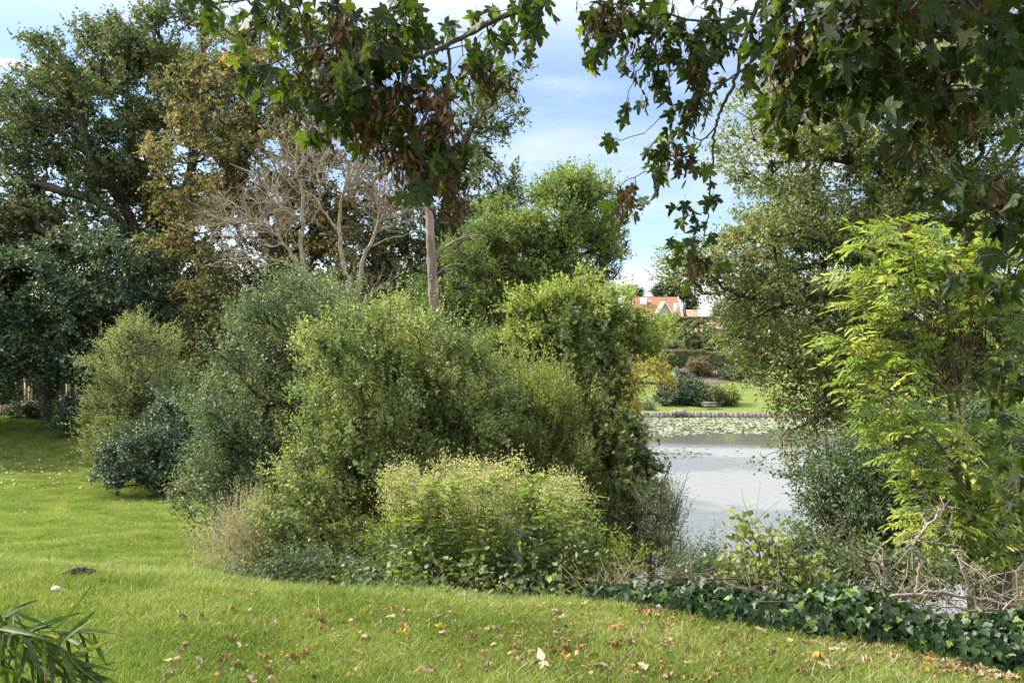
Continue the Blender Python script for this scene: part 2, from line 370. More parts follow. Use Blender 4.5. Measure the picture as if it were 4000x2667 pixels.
# water
def water_mat():
    m, N, L, out = new_mat('lake water')
    tc = N.new('ShaderNodeTexCoord'); sep = N.new('ShaderNodeSeparateXYZ'); L.new(tc.outputs['Object'], sep.inputs[0])
    mp = N.new('ShaderNodeMapping'); mp.inputs['Scale'].default_value = (.8, 2.2, 1); L.new(tc.outputs['Object'], mp.inputs[0])
    n = N.new('ShaderNodeTexNoise'); n.inputs['Scale'].default_value = 2.2; n.inputs['Detail'].default_value = 6; L.new(mp.outputs[0], n.inputs[0])
    n2 = N.new('ShaderNodeTexNoise'); n2.inputs['Scale'].default_value = .12; n2.inputs['Detail'].default_value = 3
    mp2 = N.new('ShaderNodeMapping'); mp2.inputs['Scale'].default_value = (.5, 1.4, 1); L.new(tc.outputs['Object'], mp2.inputs[0]); L.new(mp2.outputs[0], n2.inputs[0])
    # the breeze ruffles the open water; close to the lily pads it is calm
    a = N.new('ShaderNodeMath'); a.operation = 'MULTIPLY_ADD'; L.new(n2.outputs[0], a.inputs[0]); a.inputs[1].default_value = 7; L.new(sep.outputs[1], a.inputs[2])
    s = N.new('ShaderNodeMath'); s.operation = 'MULTIPLY_ADD'; L.new(sep.outputs[0], s.inputs[0]); s.inputs[1].default_value = .12; L.new(a.outputs[0], s.inputs[2])
    calm = N.new('ShaderNodeMapRange'); calm.inputs[1].default_value = 73; calm.inputs[2].default_value = 76.5; L.new(s.outputs[0], calm.inputs[0])
    rg = N.new('ShaderNodeMapRange'); rg.inputs[3].default_value = .36; rg.inputs[4].default_value = .05; L.new(calm.outputs[0], rg.inputs[0])
    bs = N.new('ShaderNodeMapRange'); bs.inputs[3].default_value = 1.0; bs.inputs[4].default_value = .04; L.new(calm.outputs[0], bs.inputs[0])
    p = N.new('ShaderNodeBsdfPrincipled'); p.inputs['Base Color'].default_value = (.10, .105, .09, 1); p.inputs['IOR'].default_value = 2.8
    p.inputs['Specular IOR Level'].default_value = .5
    L.new(rg.outputs[0], p.inputs['Roughness'])
    bp = N.new('ShaderNodeBump'); bp.inputs['Distance'].default_value = .12; L.new(bs.outputs[0], bp.inputs['Strength']); L.new(n.outputs[0], bp.inputs['Height'])
    L.new(bp.outputs[0], p.inputs['Normal']); L.new(p.outputs[0], out.inputs[0]); return m
wg = Geo(); wg.add([(-60, 8, WATER), (160, 8, WATER), (160, 96.1, WATER), (-60, 96.1, WATER)], [(0, 1, 2, 3)])
link('water', wg.mesh('water', water_mat()), kind='structure')

# ============================================================ trees
def up_shoots(n, lo, hi, size, kind, spread=.55, rmin=.6):
    def fx(rs, cg, g, O, outw):
        cand = np.where(outw[:, 2] > .05)[0]; j = rs.choice(cand, n)
        o = O[j]; d = norm(outw[j] * .45 + np.array([0, 0, 1.0]) + rs.normal(size=(n, 3)) * .22); l = rs.uniform(lo, hi, n)
        V, Fc, T = shoot_leaves(rs, o, d, l, 20, size, kind, spread, .0, .5, 5, 1.5)
        cg.add(V, Fc, np.clip(T + .1, 0, .99)); g.cones(o, o + d * l[:, None], .006, .002, 3)
    return fx
TRI = {'n': 0}
def make_tree(name, label, cat, root, blobs, Y, rd, mat, bark=BARK, nodes=500, shoots=6, k=9, slen=.8, size=.16, kind='dia',
              spread=.6, droop=.0, up=.5, gap=.35, gscale=3.5, r0=.018, power=.47, trunk=None, seed=1, inner=.3, upshoot=.5, beta=.45,
              tscale=3.0, group=None, twigs=0.0, parts=('trunk', 'crown'), extra=None, fork=None, rmax=.6, tshift=0.0, bend=.1, jit=.6):
    rs = np.random.RandomState(seed)
    E = ell(blobs, Y, rd)
    root = np.asarray(root, float)
    seeds = [root]; par = [-1]
    chains = []
    def addpath(pts, start):
        cur = start; chains.append([start] + list(range(len(seeds), len(seeds) + len(pts))))
        for q in pts: seeds.append(np.asarray(q, float)); par.append(cur); cur = len(seeds) - 1
    if trunk is None:
        c = np.mean([e[0] for e in E], 0); top = root + (c - root) * .8
        n = 7; pts = [root + (top - root) * (i / n) + rs.normal(size=3) * .015 * np.linalg.norm(top - root) * (i > 0) for i in range(1, n + 1)]
        addpath(pts, 0)
    else:
        for path in trunk:
            if path[0] is None: addpath(curve([root] + list(path[1:]), 5)[1:], 0)
            else:
                st = int(np.argmin(np.linalg.norm(np.array(seeds) - path[0], axis=1))); addpath(curve([seeds[st]] + list(path[1:]), 5)[1:], st)
    nd = sample(rs, E, nodes, inner, gap, gscale, seed)
    Pn, pr, w, dirs = connect(np.array(seeds), par, nd, beta)
    g = Geo(); branches(g, Pn, pr, w, r0, power, 5, rs, bend, rmax, first=len(seeds))
    for ch in chains:
        if len(ch) < 2: continue
        rad = np.minimum(r0 * w[ch] ** power, rmax); rad[0] = rad[1] * (1.45 if ch[0] == 0 else 1.0); g.tube(Pn[ch], rad, 9, bump=.05, seed=seed)
    if trunk is None or fork: # a flared foot
        pass
    e = thing(name, label, cat, root, group)
    ns = len(seeds); N_ = Pn[ns:]; Dn = dirs[ns:]
    O = np.repeat(N_, shoots, 0) ; D = np.repeat(Dn, shoots, 0)
    # outward direction from the nearest blob
    C = np.array([q[0] for q in E]); R = np.array([q[1] for q in E])
    dd = (O[:, None] - C[None]) / R[None]; j = np.argmin((dd ** 2).sum(2), 1); outw = norm(O - C[j])
    O = O - D * slen * .3 * rs.rand(len(O), 1) + rs.normal(size=O.shape) * slen * .28
    sd = norm(D * .5 + outw * .6 + rs.normal(size=O.shape) * .55 + np.array([0, 0, upshoot]))
    Ls = slen * rs.uniform(.5, 1.3, len(O))
    V, Fc, T = shoot_leaves(rs, O, sd, Ls, k, size, kind, spread, droop, up, seed, tscale, jit)
    T = np.clip(T + tshift, .01, .99)
    if twigs > 0:
        m = rs.rand(len(O)) < twigs; tipz = O[m] + sd[m] * Ls[m, None]; tipz[:, 2] -= droop * Ls[m]
        g.cones(O[m], tipz, r0 * .5, r0 * .2, 3)
    cg = Geo(); cg.add(V, Fc, T)
    if extra: extra(rs, cg, g, O, outw)
    for q in (g, cg): q.V = [v - root for v in q.V]
    link(parts[0], g.mesh(name + ' ' + parts[0], bark, True), e)
    o = link(parts[1], cg.mesh(name + ' ' + parts[1], mat), e)
    return e

G_DARK = leafmat('dark lime leaves', [(.018, .031, .017), (.038, .057, .026), (.062, .083, .034), (.12, .135, .055)], trans=.32)
G_TEAL = leafmat('dark sycamore leaves', [(.018, .038, .022), (.034, .062, .034), (.055, .085, .045), (.09, .12, .05)], trans=.25, rough=.42, spec=.6)
G_AUT = leafmat('turning chestnut leaves', [(0, .035, .05, .02), (.38, .06, .075, .03), (.62, .10, .11, .045), (.82, .20, .165, .065), (1, .34, .25, .09)], trans=.35)
G_MAPLE = leafmat('field maple leaves', [(.035, .065, .02), (.065, .105, .03), (.115, .165, .045), (.20, .24, .065)], trans=.38)
G_LIME = leafmat('yellow green maple leaves', [(.042, .075, .022), (.085, .13, .036), (.15, .20, .055), (.28, .31, .08)], trans=.42)
G_GOLD = leafmat('golden leaves', [(.12, .14, .03), (.24, .21, .055), (.38, .31, .09), (.48, .36, .12)], trans=.42)
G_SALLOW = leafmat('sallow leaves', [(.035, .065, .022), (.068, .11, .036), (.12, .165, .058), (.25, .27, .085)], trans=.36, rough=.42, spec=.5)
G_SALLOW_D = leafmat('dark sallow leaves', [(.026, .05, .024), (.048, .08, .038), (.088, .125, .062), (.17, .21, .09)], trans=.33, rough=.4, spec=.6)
G_WILLOW = leafmat('osier leaves', [(.045, .08, .022), (.085, .13, .038), (.15, .20, .06), (.25, .28, .085)], trans=.38)
G_PALE = leafmat('pale shrub leaves', [(.045, .07, .028), (.08, .115, .045), (.125, .165, .065), (.19, .23, .09)], trans=.36)
G_LAUREL = leafmat('laurel leaves', [(.018, .04, .02), (.035, .065, .035), (.055, .09, .05), (.09, .13, .06)], trans=.2, rough=.38, spec=.7)
G_ALDER = leafmat('alder leaves', [(0, .035, .058, .016), (.35, .07, .10, .028), (.65, .13, .165, .05), (.88, .22, .23, .09), (1, .28, .23, .12)], trans=.33, rough=.4, spec=.6)
G_BUSH = leafmat('round dark leaves', [(.02, .04, .014), (.04, .07, .026), (.06, .10, .035), (.12, .16, .05)], trans=.3, rough=.4, spec=.6)
G_HEDGE = leafmat('hedge leaves', [(.05, .07, .022), (.08, .105, .035), (.12, .14, .05), (.16, .17, .07)], trans=.2)
G_FAR = leafmat('far garden leaves', [(.045, .07, .028), (.08, .11, .045), (.12, .15, .06), (.17, .19, .08)], trans=.25)
G_RHODO = leafmat('rhododendron leaves', [(.025, .05, .028), (.045, .075, .04), (.07, .105, .055), (.12, .15, .07)], trans=.15, rough=.4)
G_RED = leafmat('bronze maple leaves', [(.05, .048, .03), (.09, .08, .045), (.13, .115, .06), (.17, .15, .08)], trans=.25)
G_PINE = leafmat('pine needles', [(.022, .035, .022), (.038, .055, .034), (.05, .07, .045), (.07, .09, .05)], trans=.1)
G_GREY = leafmat('lavender border', [(.10, .11, .09), (.17, .17, .15), (.25, .25, .24), (.33, .33, .33)], trans=.1)

def base(px, Y, dz=0): 
    x = (px - 2000) / F * Y; return np.array([x, Y, gz(x, Y) - .05 + dz])

# A: the big broad lime at the far left
make_tree('lime_tree', 'big broad dark green lime tree with arching limbs and sky showing through it', 'tree', base(640, 52),
    [(250, 700, 330, 330), (520, 330, 340, 230), (700, 200, 260, 150), (120, 480, 170, 210), (330, 260, 190, 130), (60, 950, 260, 220), (450, 900, 360, 300), (700, 600, 200, 300), (620, 1150, 300, 250), (-120, 1150, 200, 300), (250, 1150, 250, 200)],
    52, 4.2, G_DARK, nodes=3200, shoots=7, k=8, slen=.75, size=.21, kind='wide', gap=.72, gscale=3.6, r0=.018, seed=3, inner=.5,
    trunk=[(None, P(640, 1350, 52), P(625, 1100, 52), P(600, 900, 52), P(640, 650, 52)), (P(625, 1100, 52), P(480, 800, 51), P(370, 640, 50), P(300, 420, 50)), (P(625, 1150, 52), P(440, 830, 50), P(220, 740, 49), P(80, 700, 49)),
           (P(600, 900, 52), P(520, 560, 52), P(500, 360, 51)), (P(640, 1000, 52), P(740, 700, 53), P(760, 420, 53)), (P(625, 1100, 52), P(420, 960, 49), P(150, 900, 48))], rmax=.55, beta=.3, upshoot=.3)
# B: the lower dark tree with the visible trunk on the shaded lawn
make_tree('sycamore_tree', 'low dark sycamore whose bare leaning trunk stands in the shade by the brick wall', 'tree', base(175, 47),
    [(100, 1120, 300, 180), (450, 1050, 300, 190), (-300, 1200, 300, 260), (350, 1250, 330, 160), (50, 1380, 260, 130), (420, 1420, 230, 110), (-300, 1430, 260, 100), (650, 1250, 150, 200), (700, 1450, 100, 120)],
    46.5, 3.6, G_TEAL, nodes=1300, shoots=7, k=8, slen=.7, size=.2, kind='wide', gap=.35, gscale=2.6, r0=.02, seed=5, inner=.25,
    trunk=[(None, P(182, 1600, 47), P(200, 1530, 47), P(240, 1450, 46.5), P(320, 1300, 46)), (P(200, 1530, 47), P(100, 1400, 46.5), P(-60, 1300, 46))], up=1.0, upshoot=.0, rmax=.24, droop=.25)
make_tree('sycamore_tree', 'dark tree at the left edge with only the foot of its trunk lit', 'tree', base(-30, 49),
    [(-300, 1000, 260, 300), (-450, 1300, 260, 250), (-100, 1450, 120, 80), (-500, 1250, 250, 200, 43.5), (-420, 1400, 200, 130, 44), (-650, 1300, 250, 200, 42), (-560, 1480, 200, 90, 42.5), (-300, 1420, 150, 90, 43), (-500, 1050, 350, 250, 41.5), (-760, 900, 300, 260, 42), (-700, 1000, 250, 250, 45)], 49, 3.5, G_TEAL, nodes=1300, shoots=6, k=8, slen=.9, size=.26, kind='wide', seed=6, up=1.0, rmax=.36)
# C: the turning horse chestnut
make_tree('chestnut_tree', 'tall chestnut turning orange and brown beside the broad lime tree', 'tree', base(1050, 45),
    [(900, 350, 260, 270), (1150, 300, 240, 250), (800, 650, 230, 260), (1050, 650, 260, 260), (880, 950, 250, 230), (1150, 900, 230, 250), (900, 1250, 260, 200), (1300, 650, 250, 330), (1350, 1050, 230, 280), (1150, 1250, 250, 200), (1450, 850, 140, 230)],
    45, 3.6, G_AUT, nodes=1700, shoots=7, k=8, slen=.65, size=.19, kind='wide', gap=.5, gscale=3.0, r0=.018, seed=8, inner=.4, tscale=6, tshift=.07, upshoot=.0, droop=.25)
# F: sparse ivy-clad tree behind
make_tree('oak_tree', 'tall thin-crowned oak leaning against open sky above the green maples', 'tree', base(1720, 46),
    [(1930, 330, 110, 55), (1800, 420, 80, 60), (1850, 520, 90, 70), (1980, 470, 50, 30), (1750, 650, 130, 130), (1900, 720, 120, 70), (2010, 780, 90, 35), (1650, 850, 200, 200), (1850, 900, 170, 160), (1600, 1100, 200, 200), (1450, 1180, 180, 180)],
    46, 2.6, G_DARK, nodes=850, shoots=6, k=7, slen=.6, size=.18, kind='wide', gap=.5, gscale=2.4, r0=.02, seed=9, inner=.1, tshift=.08,
    trunk=[(None, P(1700, 1200, 46), P(1720, 900, 46), P(1790, 650, 46), P(1830, 520, 46), P(1880, 420, 46)), (P(1830, 520, 46), P(1920, 400, 46), P(1990, 350, 46)), (P(1720, 900, 46), P(1850, 830, 46), P(1980, 790, 46))])
make_tree('elder_tree', 'dark bluish bush-like tree growing behind the bare pine trunk', 'tree', base(1850, 38),
    [(1800, 1130, 170, 150), (1950, 1250, 200, 170), (1700, 1350, 250, 180), (1900, 1450, 250, 150), (1600, 1300, 150, 200), (1850, 1000, 110, 90)], 36.5, 2.5, G_MAPLE, nodes=1100, shoots=6, k=8, slen=.5, size=.14, seed=10, tshift=-.14, gap=.35, gscale=2.0)
make_tree('hazel_bush', 'shaded green hazel filling the gap below the rounded maple', 'bush', base(2050, 32), [(1950, 1400, 160, 120), (2120, 1430, 150, 110), (1800, 1500, 140, 100), (2250, 1480, 130, 110)], 32, 1.8, G_MAPLE, nodes=600, shoots=6, k=8, slen=.45, size=.12, seed=77, tshift=-.12, gap=.3, gscale=1.6, parts=('stems', 'foliage'))
# G/H field maples
make_tree('field_maple', 'rounded bright green maple with its top against the sky', 'tree', base(2200, 37),
    [(2230, 780, 130, 90), (2300, 850, 100, 130), (2150, 880, 160, 120), (1960, 900, 100, 90), (2050, 1000, 180, 140), (2280, 1000, 130, 150), (2150, 1150, 180, 130), (1900, 1050, 80, 130), (2220, 720, 60, 40), (2340, 750, 35, 40), (2390, 900, 30, 100)],
    37, 2.4, G_MAPLE, nodes=900, shoots=7, k=8, slen=.55, size=.14, kind='wide', gap=.4, gscale=1.7, r0=.014, seed=11, tshift=.02, tscale=1.6, inner=.45)
make_tree('field_maple', 'lower yellow-green maple leaning over the water in front of the rounded one', 'tree', base(2230, 30),
    [(2250, 1180, 110, 90), (2130, 1230, 110, 90), (2350, 1230, 140, 110), (2460, 1300, 110, 90), (2200, 1320, 180, 90), (2400, 1380, 150, 80), (2530, 1330, 50, 60), (2010, 1200, 45, 25), (2080, 1340, 90, 60)],
    30, 1.8, G_LIME, nodes=800, shoots=7, k=8, slen=.42, size=.115, kind='wide', gap=.55, gscale=1.7, r0=.012, seed=12, tscale=1.3, inner=.45)
make_tree('golden_tree', 'small tree with drooping golden yellow leaves at the water edge', 'tree', base(2430, 26),
    [(2460, 1470, 50, 50), (2540, 1425, 50, 22), (2440, 1600, 50, 90), (2420, 1750, 50, 100), (2590, 1480, 14, 18), (2470, 1700, 30, 60)], 26, .7, G_GOLD, gap=.2, gscale=.7, nodes=260, shoots=5, k=7, slen=.35, size=.10, kind='dia', seed=13, droop=.6, upshoot=-.2, twigs=.4, r0=.008, tshift=.05, inner=.0)
# J, K
make_tree('pale_shrub', 'tall pale green feathery shrub at the right edge of the shaded lawn', 'shrub', base(560, 31),
    [(560, 1330, 110, 80), (500, 1450, 130, 100), (600, 1480, 150, 120), (450, 1600, 110, 120), (620, 1620, 140, 120), (420, 1720, 60, 60), (520, 1760, 110, 80)], 31, 1.6, G_PALE,
    nodes=560, shoots=8, k=9, slen=.5, size=.10, seed=14, r0=.010, parts=('stems', 'foliage'), twigs=.3, gap=.35, gscale=1.3, upshoot=.7, bark=LIVE, tshift=.08)
make_tree('laurel_shrub', 'dark glossy laurel spreading over the lawn edge below the pale shrub', 'shrub', base(620, 28),
    [(700, 1650, 110, 110), (560, 1770, 130, 80), (680, 1780, 130, 90), (460, 1830, 70, 45), (600, 1850, 150, 45), (780, 1820, 90, 70), (640, 1580, 60, 50), (480, 1780, 70, 50)], 28, 1.4, G_LAUREL,
    nodes=420, shoots=7, k=8, slen=.32, size=.12, kind='oval', seed=15, r0=.010, parts=('stems', 'foliage'), up=1.2, gap=.25, gscale=1.2, upshoot=.1)
# L
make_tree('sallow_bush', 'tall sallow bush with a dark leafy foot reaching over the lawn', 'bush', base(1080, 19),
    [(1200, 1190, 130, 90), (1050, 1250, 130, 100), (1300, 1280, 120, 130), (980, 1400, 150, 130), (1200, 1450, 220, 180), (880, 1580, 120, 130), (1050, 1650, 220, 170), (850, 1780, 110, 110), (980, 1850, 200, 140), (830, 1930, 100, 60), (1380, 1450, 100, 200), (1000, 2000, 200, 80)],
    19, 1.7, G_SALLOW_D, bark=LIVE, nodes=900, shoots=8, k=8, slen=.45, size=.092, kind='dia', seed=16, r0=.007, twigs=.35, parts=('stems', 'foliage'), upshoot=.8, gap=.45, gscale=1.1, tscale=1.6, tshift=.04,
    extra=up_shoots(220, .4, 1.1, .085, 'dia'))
# M
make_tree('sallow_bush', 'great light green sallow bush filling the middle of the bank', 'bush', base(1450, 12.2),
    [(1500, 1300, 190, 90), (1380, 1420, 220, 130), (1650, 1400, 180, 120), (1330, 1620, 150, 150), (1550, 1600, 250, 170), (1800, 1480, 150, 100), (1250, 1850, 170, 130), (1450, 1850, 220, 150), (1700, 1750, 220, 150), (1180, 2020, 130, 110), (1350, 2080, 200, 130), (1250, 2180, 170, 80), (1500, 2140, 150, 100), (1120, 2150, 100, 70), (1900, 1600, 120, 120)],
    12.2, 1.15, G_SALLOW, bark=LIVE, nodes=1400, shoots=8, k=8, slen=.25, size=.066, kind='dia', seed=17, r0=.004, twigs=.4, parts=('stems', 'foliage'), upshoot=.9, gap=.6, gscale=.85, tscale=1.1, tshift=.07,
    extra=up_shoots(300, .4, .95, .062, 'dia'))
make_tree('osier_bush', 'feathery pale osier with upright shoots between the sallow and the saplings', 'bush', base(2080, 12.6),
    [(2000, 1560, 110, 80), (2180, 1540, 90, 70), (2080, 1680, 180, 130), (1900, 1760, 150, 120), (2250, 1720, 110, 130), (2050, 1880, 220, 110), (2250, 1920, 150, 120), (2350, 2000, 130, 150), (2150, 2080, 250, 120)],
    12.6, .95, G_WILLOW, bark=LIVE, nodes=800, shoots=8, k=10, slen=.32, size=.08, kind='lance', seed=18, r0=.004, twigs=.4, parts=('stems', 'foliage'), upshoot=1.3, gap=.5, gscale=.7, tscale=1.0, spread=.45,
    extra=up_shoots(240, .5, 1.0, .08, 'lance', .5))
# S dark willow against the water
make_tree('willow_bush', 'small dark willow bush standing against the white water', 'bush', base(2560, 11),
    [(2560, 1960, 70, 70), (2610, 2060, 70, 90), (2500, 2100, 110, 100), (2590, 2200, 100, 80), (2440, 2180, 100, 90)], 11, .6, G_BUSH, bark=TWIG, nodes=330, shoots=6, k=9, slen=.26, size=.05, kind='lance', seed=19, r0=.0035, twigs=.5, parts=('stems', 'foliage'), gap=.35, gscale=.6, upshoot=.9, spread=.5,
    extra=up_shoots(60, .2, .5, .05, 'lance', .55))
# V alder
make_tree('alder_tree', 'large olive alder spreading its boughs over the water on the right', 'tree', base(3900, 21),
    [(3200, 330, 250, 200), (3020, 620, 190, 180), (3500, 400, 350, 300), (3300, 720, 350, 260), (3700, 750, 350, 350), (2960, 930, 200, 110), (3250, 1050, 350, 200), (2800, 1060, 170, 55), (3000, 1150, 180, 90), (3150, 1280, 300, 180), (3500, 1250, 300, 250), (3080, 1430, 160, 130), (3290, 1560, 180, 100), (3210, 1630, 70, 55), (3400, 1480, 200, 150), (3900, 1100, 250, 400), (3150, 1780, 22, 110), (3800, 1600, 300, 250), (3350, 900, 300, 200), (2960, 1350, 90, 80), (2740, 1060, 60, 25), (3600, 1450, 300, 150), (3950, 600, 220, 220), (3850, 350, 200, 200), (4050, 850, 150, 200)],
    21, 2.4, G_ALDER, nodes=3500, shoots=8, k=8, slen=.42, size=.088, kind='wide', seed=21, r0=.007, power=.5, inner=.3, gap=.5, gscale=1.6, twigs=.15, tscale=1.4, upshoot=.2, rmax=.34, bend=.13,
    trunk=[(None, P(3880, 1700, 21), P(3850, 1400, 21), P(3830, 1100, 21), P(3750, 700, 21), P(3650, 400, 21)),
           (P(3850, 1400, 21), P(3600, 1270, 20.5), P(3320, 1150, 20), P(3080, 1180, 20), P(2950, 1240, 20)),
           (P(3850, 1500, 21), P(3550, 1540, 20), P(3200, 1560, 19.5), P(3160, 1750, 19.3)),
           (P(3830, 1200, 21), P(3450, 1020, 21), P(3100, 1050, 21)), (P(3760, 800, 21), P(3300, 620, 21), P(3000, 640, 21)), (P(3850, 1400, 21), P(3450, 1300, 20.5), P(3150, 1400, 20))])
# W round leaved bush on the bank
make_tree('buckthorn_bush', 'rounded dark bush with small round leaves beside the water', 'bush', base(3450, 13),
    [(3380, 1820, 130, 100), (3500, 1750, 170, 120), (3620, 1900, 180, 180), (3420, 1980, 160, 140), (3330, 2140, 120, 100), (3530, 2150, 200, 130), (3190, 1850, 70, 25), (3750, 2050, 200, 200), (3900, 1850, 200, 250), (3270, 1980, 60, 80)],
    13, .95, G_BUSH, bark=TWIG, nodes=1100, shoots=8, k=9, slen=.32, size=.062, kind='oval', seed=22, r0=.005, twigs=.4, parts=('stems', 'foliage'), gap=.3, gscale=.9, upshoot=.3)

# shade trees filling behind
back = [(-150, 1250, 300, 220, 75, 'dark evergreen rising behind the brick wall at the left edge'), (300, 1330, 260, 150, 72, 'dark tree behind the brick wall and the leaning trunk'),
        (750, 1300, 260, 230, 70, 'dark tree mass behind the chestnut'), (1250, 1250, 280, 250, 68, 'shadowy tree seen behind the bare grey branches'), (1680, 1250, 260, 230, 66, 'dark tree behind the pine trunk'), (2050, 1200, 230, 200, 64, 'dark tree behind the green maples')]
for i, (a, b, c, d, Y, lab) in enumerate(back):
    make_tree('woodland_tree', lab, 'tree', base(a, Y), [(a, b, c, d), (a - c * .4, b + 60, c * .7, d * .8), (a + c * .4, b + 80, c * .7, d * .8)], Y, 4, G_DARK, nodes=260, shoots=7, k=8, slen=1.4, size=.38, kind='wide', seed=40 + i, gap=.15, r0=.03)

# ============================================================ bare trees
def bare_tree(name, label, paths, rad, regions, Y, rd, nodes, mat, r0, twign, seed, root, rmax=.3):
    paths = [(a, b, c * .62, d * .75) for a, b, c, d in paths]
    rs = np.random.RandomState(seed); seeds = [np.asarray(root, float)]; par = [-1]; g = Geo()
    for start, pts, ra, rb in paths:
        st = 0 if start is None else int(np.argmin(np.linalg.norm(np.array(seeds) - start, axis=1)))
        c = curve([seeds[st]] + list(pts), 6); c[1:] += rs.normal(size=(len(c) - 1, 3)) * .022; cur = st
        for q in c[1:]: seeds.append(q); par.append(cur); cur = len(seeds) - 1
        g.tube(c, np.linspace(ra, rb, len(c)), 7, bump=.06, seed=seed)
    nd = sample(rs, ell(regions, Y, rd), nodes, .1, .0, 1.5, seed)
    Pn, pr, w, dirs = connect(np.array(seeds), par, nd, .5, 1.4)
    branches(g, Pn, pr, w, r0, .42, 4, rs, .05, rmax, first=len(seeds))
    ns = len(seeds); O = np.repeat(Pn[ns:], twign, 0); D = np.repeat(dirs[ns:], twign, 0)
    d = norm(D + rs.normal(size=O.shape) * .4 + [0, 0, .45]); l = rs.uniform(.3, 1.1, len(O))
    O = O - D * rs.rand(len(O), 1) * .3
    M = O + d * l[:, None] * .5 + rs.normal(size=O.shape) * .03; B = M + norm(d + rs.normal(size=O.shape) * .4) * l[:, None] * .5
    g.cones(O, M, r0 * .75, r0 * .55, 3); g.cones(M, B, r0 * .55, r0 * .3, 3)
    O2 = M; d2 = norm(d + rs.normal(size=O2.shape) * .6); g.cones(O2, O2 + d2 * .22, r0 * .5, r0 * .25, 3)
    g.V = [v - root for v in g.V]
    e = thing(name, label, 'tree', root); link('trunk', g.mesh('bare trunk', mat, True), e); return e
YD = 24
bare_tree('dead_tree', 'leafless pale grey tree with a fan of fine bare twigs', [
    (None, [P(1380, 1230, YD), P(1310, 1180, YD), P(1200, 1090, YD), P(1180, 1000, YD), P(1183, 765, YD), P(1155, 620, YD), P(1180, 480, YD)], .2, .025),
    (P(1195, 1080, YD), [P(1130, 980, YD), P(1060, 900, YD), P(950, 830, YD), P(860, 760, YD)], .1, .02),
    (P(1180, 900, YD), [P(1100, 800, YD), P(1020, 700, YD), P(900, 640, YD)], .06, .015),
    (P(1310, 1180, YD), [P(1180, 1060, YD), P(1050, 1010, YD), P(900, 1020, YD), P(800, 1040, YD)], .06, .015),
    (None, [P(1370, 1200, YD), P(1345, 1050, YD), P(1326, 900, YD), P(1338, 752, YD), P(1400, 600, YD), P(1380, 520, YD)], .15, .02),
    (None, [P(1400, 1210, YD), P(1415, 1027, YD), P(1472, 900, YD), P(1517, 752, YD), P(1540, 640, YD)], .15, .02),
    (P(1440, 960, YD), [P(1540, 930, YD), P(1640, 900, YD)], .05, .012),
    (P(1326, 900, YD), [P(1250, 800, YD), P(1260, 680, YD)], .06, .015),
    (P(1400, 1210, YD), [P(1450, 1150, YD), P(1520, 1110, YD)], .06, .015)],
    .2, [(1000, 850, 190, 160), (1180, 620, 170, 160), (1350, 640, 160, 160), (1480, 750, 140, 150), (950, 1020, 150, 60), (1100, 780, 160, 180), (1550, 850, 90, 90), (870, 880, 90, 150), (1480, 1130, 70, 50)], YD, .9, 600, BARK_PALE, .0078, 2, 31, base(1380, YD))
YE = 27
rp = base(1708, YE)
g = Geo(); c = curve([rp, P(1702, 1346, YE), P(1695, 1180, YE), P(1686, 1027, YE), P(1680, 900, YE), P(1676, 765, YE), P(1679, 600, YE), P(1676, 520, YE)], 8)
g.tube(c, np.interp(np.linspace(0, 1, len(c)), [0, .4, .85, 1], [.2, .145, .105, .05]), 12, bump=.10)
for pts, r in [([(1690, 1050), (1702, 1012), (1734, 970), (1797, 932), (1868, 919), (1900, 925)], .06), ([(1688, 1080), (1720, 1060), (1760, 1035), (1815, 1032)], .04), ([(1683, 985), (1740, 985), (1790, 975)], .025), ([(1797, 932), (1830, 905), (1835, 880)], .025),
               ([(1680, 830), (1720, 800), (1750, 805)], .02), ([(1678, 750), (1640, 730), (1625, 690)], .02), ([(1681, 900), (1650, 890)], .02), ([(1676, 640), (1720, 610)], .02), ([(1692, 1120), (1660, 1110)], .02)]:
    cc = curve([P(a, b, YE) for a, b in pts], 5); g.tube(cc, np.linspace(r, r * .3, len(cc)), 6)
g.V = [v - rp for v in g.V]
e = thing('pine_tree', 'straight dead pine trunk with a few curved bare branches', 'tree', rp); link('trunk', g.mesh('pine trunk', BARK_PINE, True), e)

# ============================================================ saplings
def sapling(label, path, Y, seed, n, size, mat):
    rs = np.random.RandomState(seed); root = base(path[0][0], Y)
    c = curve([root] + [P(a, b, Y) for a, b in path], 8); c += rs.normal(size=c.shape) * .012; g = Geo(); g.tube(c, np.linspace(.028, .005, len(c)), 6)
    j = rs.randint(len(c) // 4, len(c) - 1, n); O = c[j]; d = norm(rs.normal(size=(n, 3)) * [1, 1, .3] + [0, 0, .8]); l = rs.uniform(.15, .5, n)
    g.cones(O, O + d * l[:, None], .004, .002, 3); g.V = [v - root for v in g.V]
    cg = Geo(); V, Fc, T = shoot_leaves(rs, O, d, l, 9, size, MAPLE_S, .7, .2, .5, seed, 1.); cg.add(V - root, Fc, T)
    e = thing('sycamore_sapling', label, 'sapling', root); link('stem', g.mesh('sapling stem', BARK, True), e); link('foliage', cg.mesh('sapling foliage', mat), e)

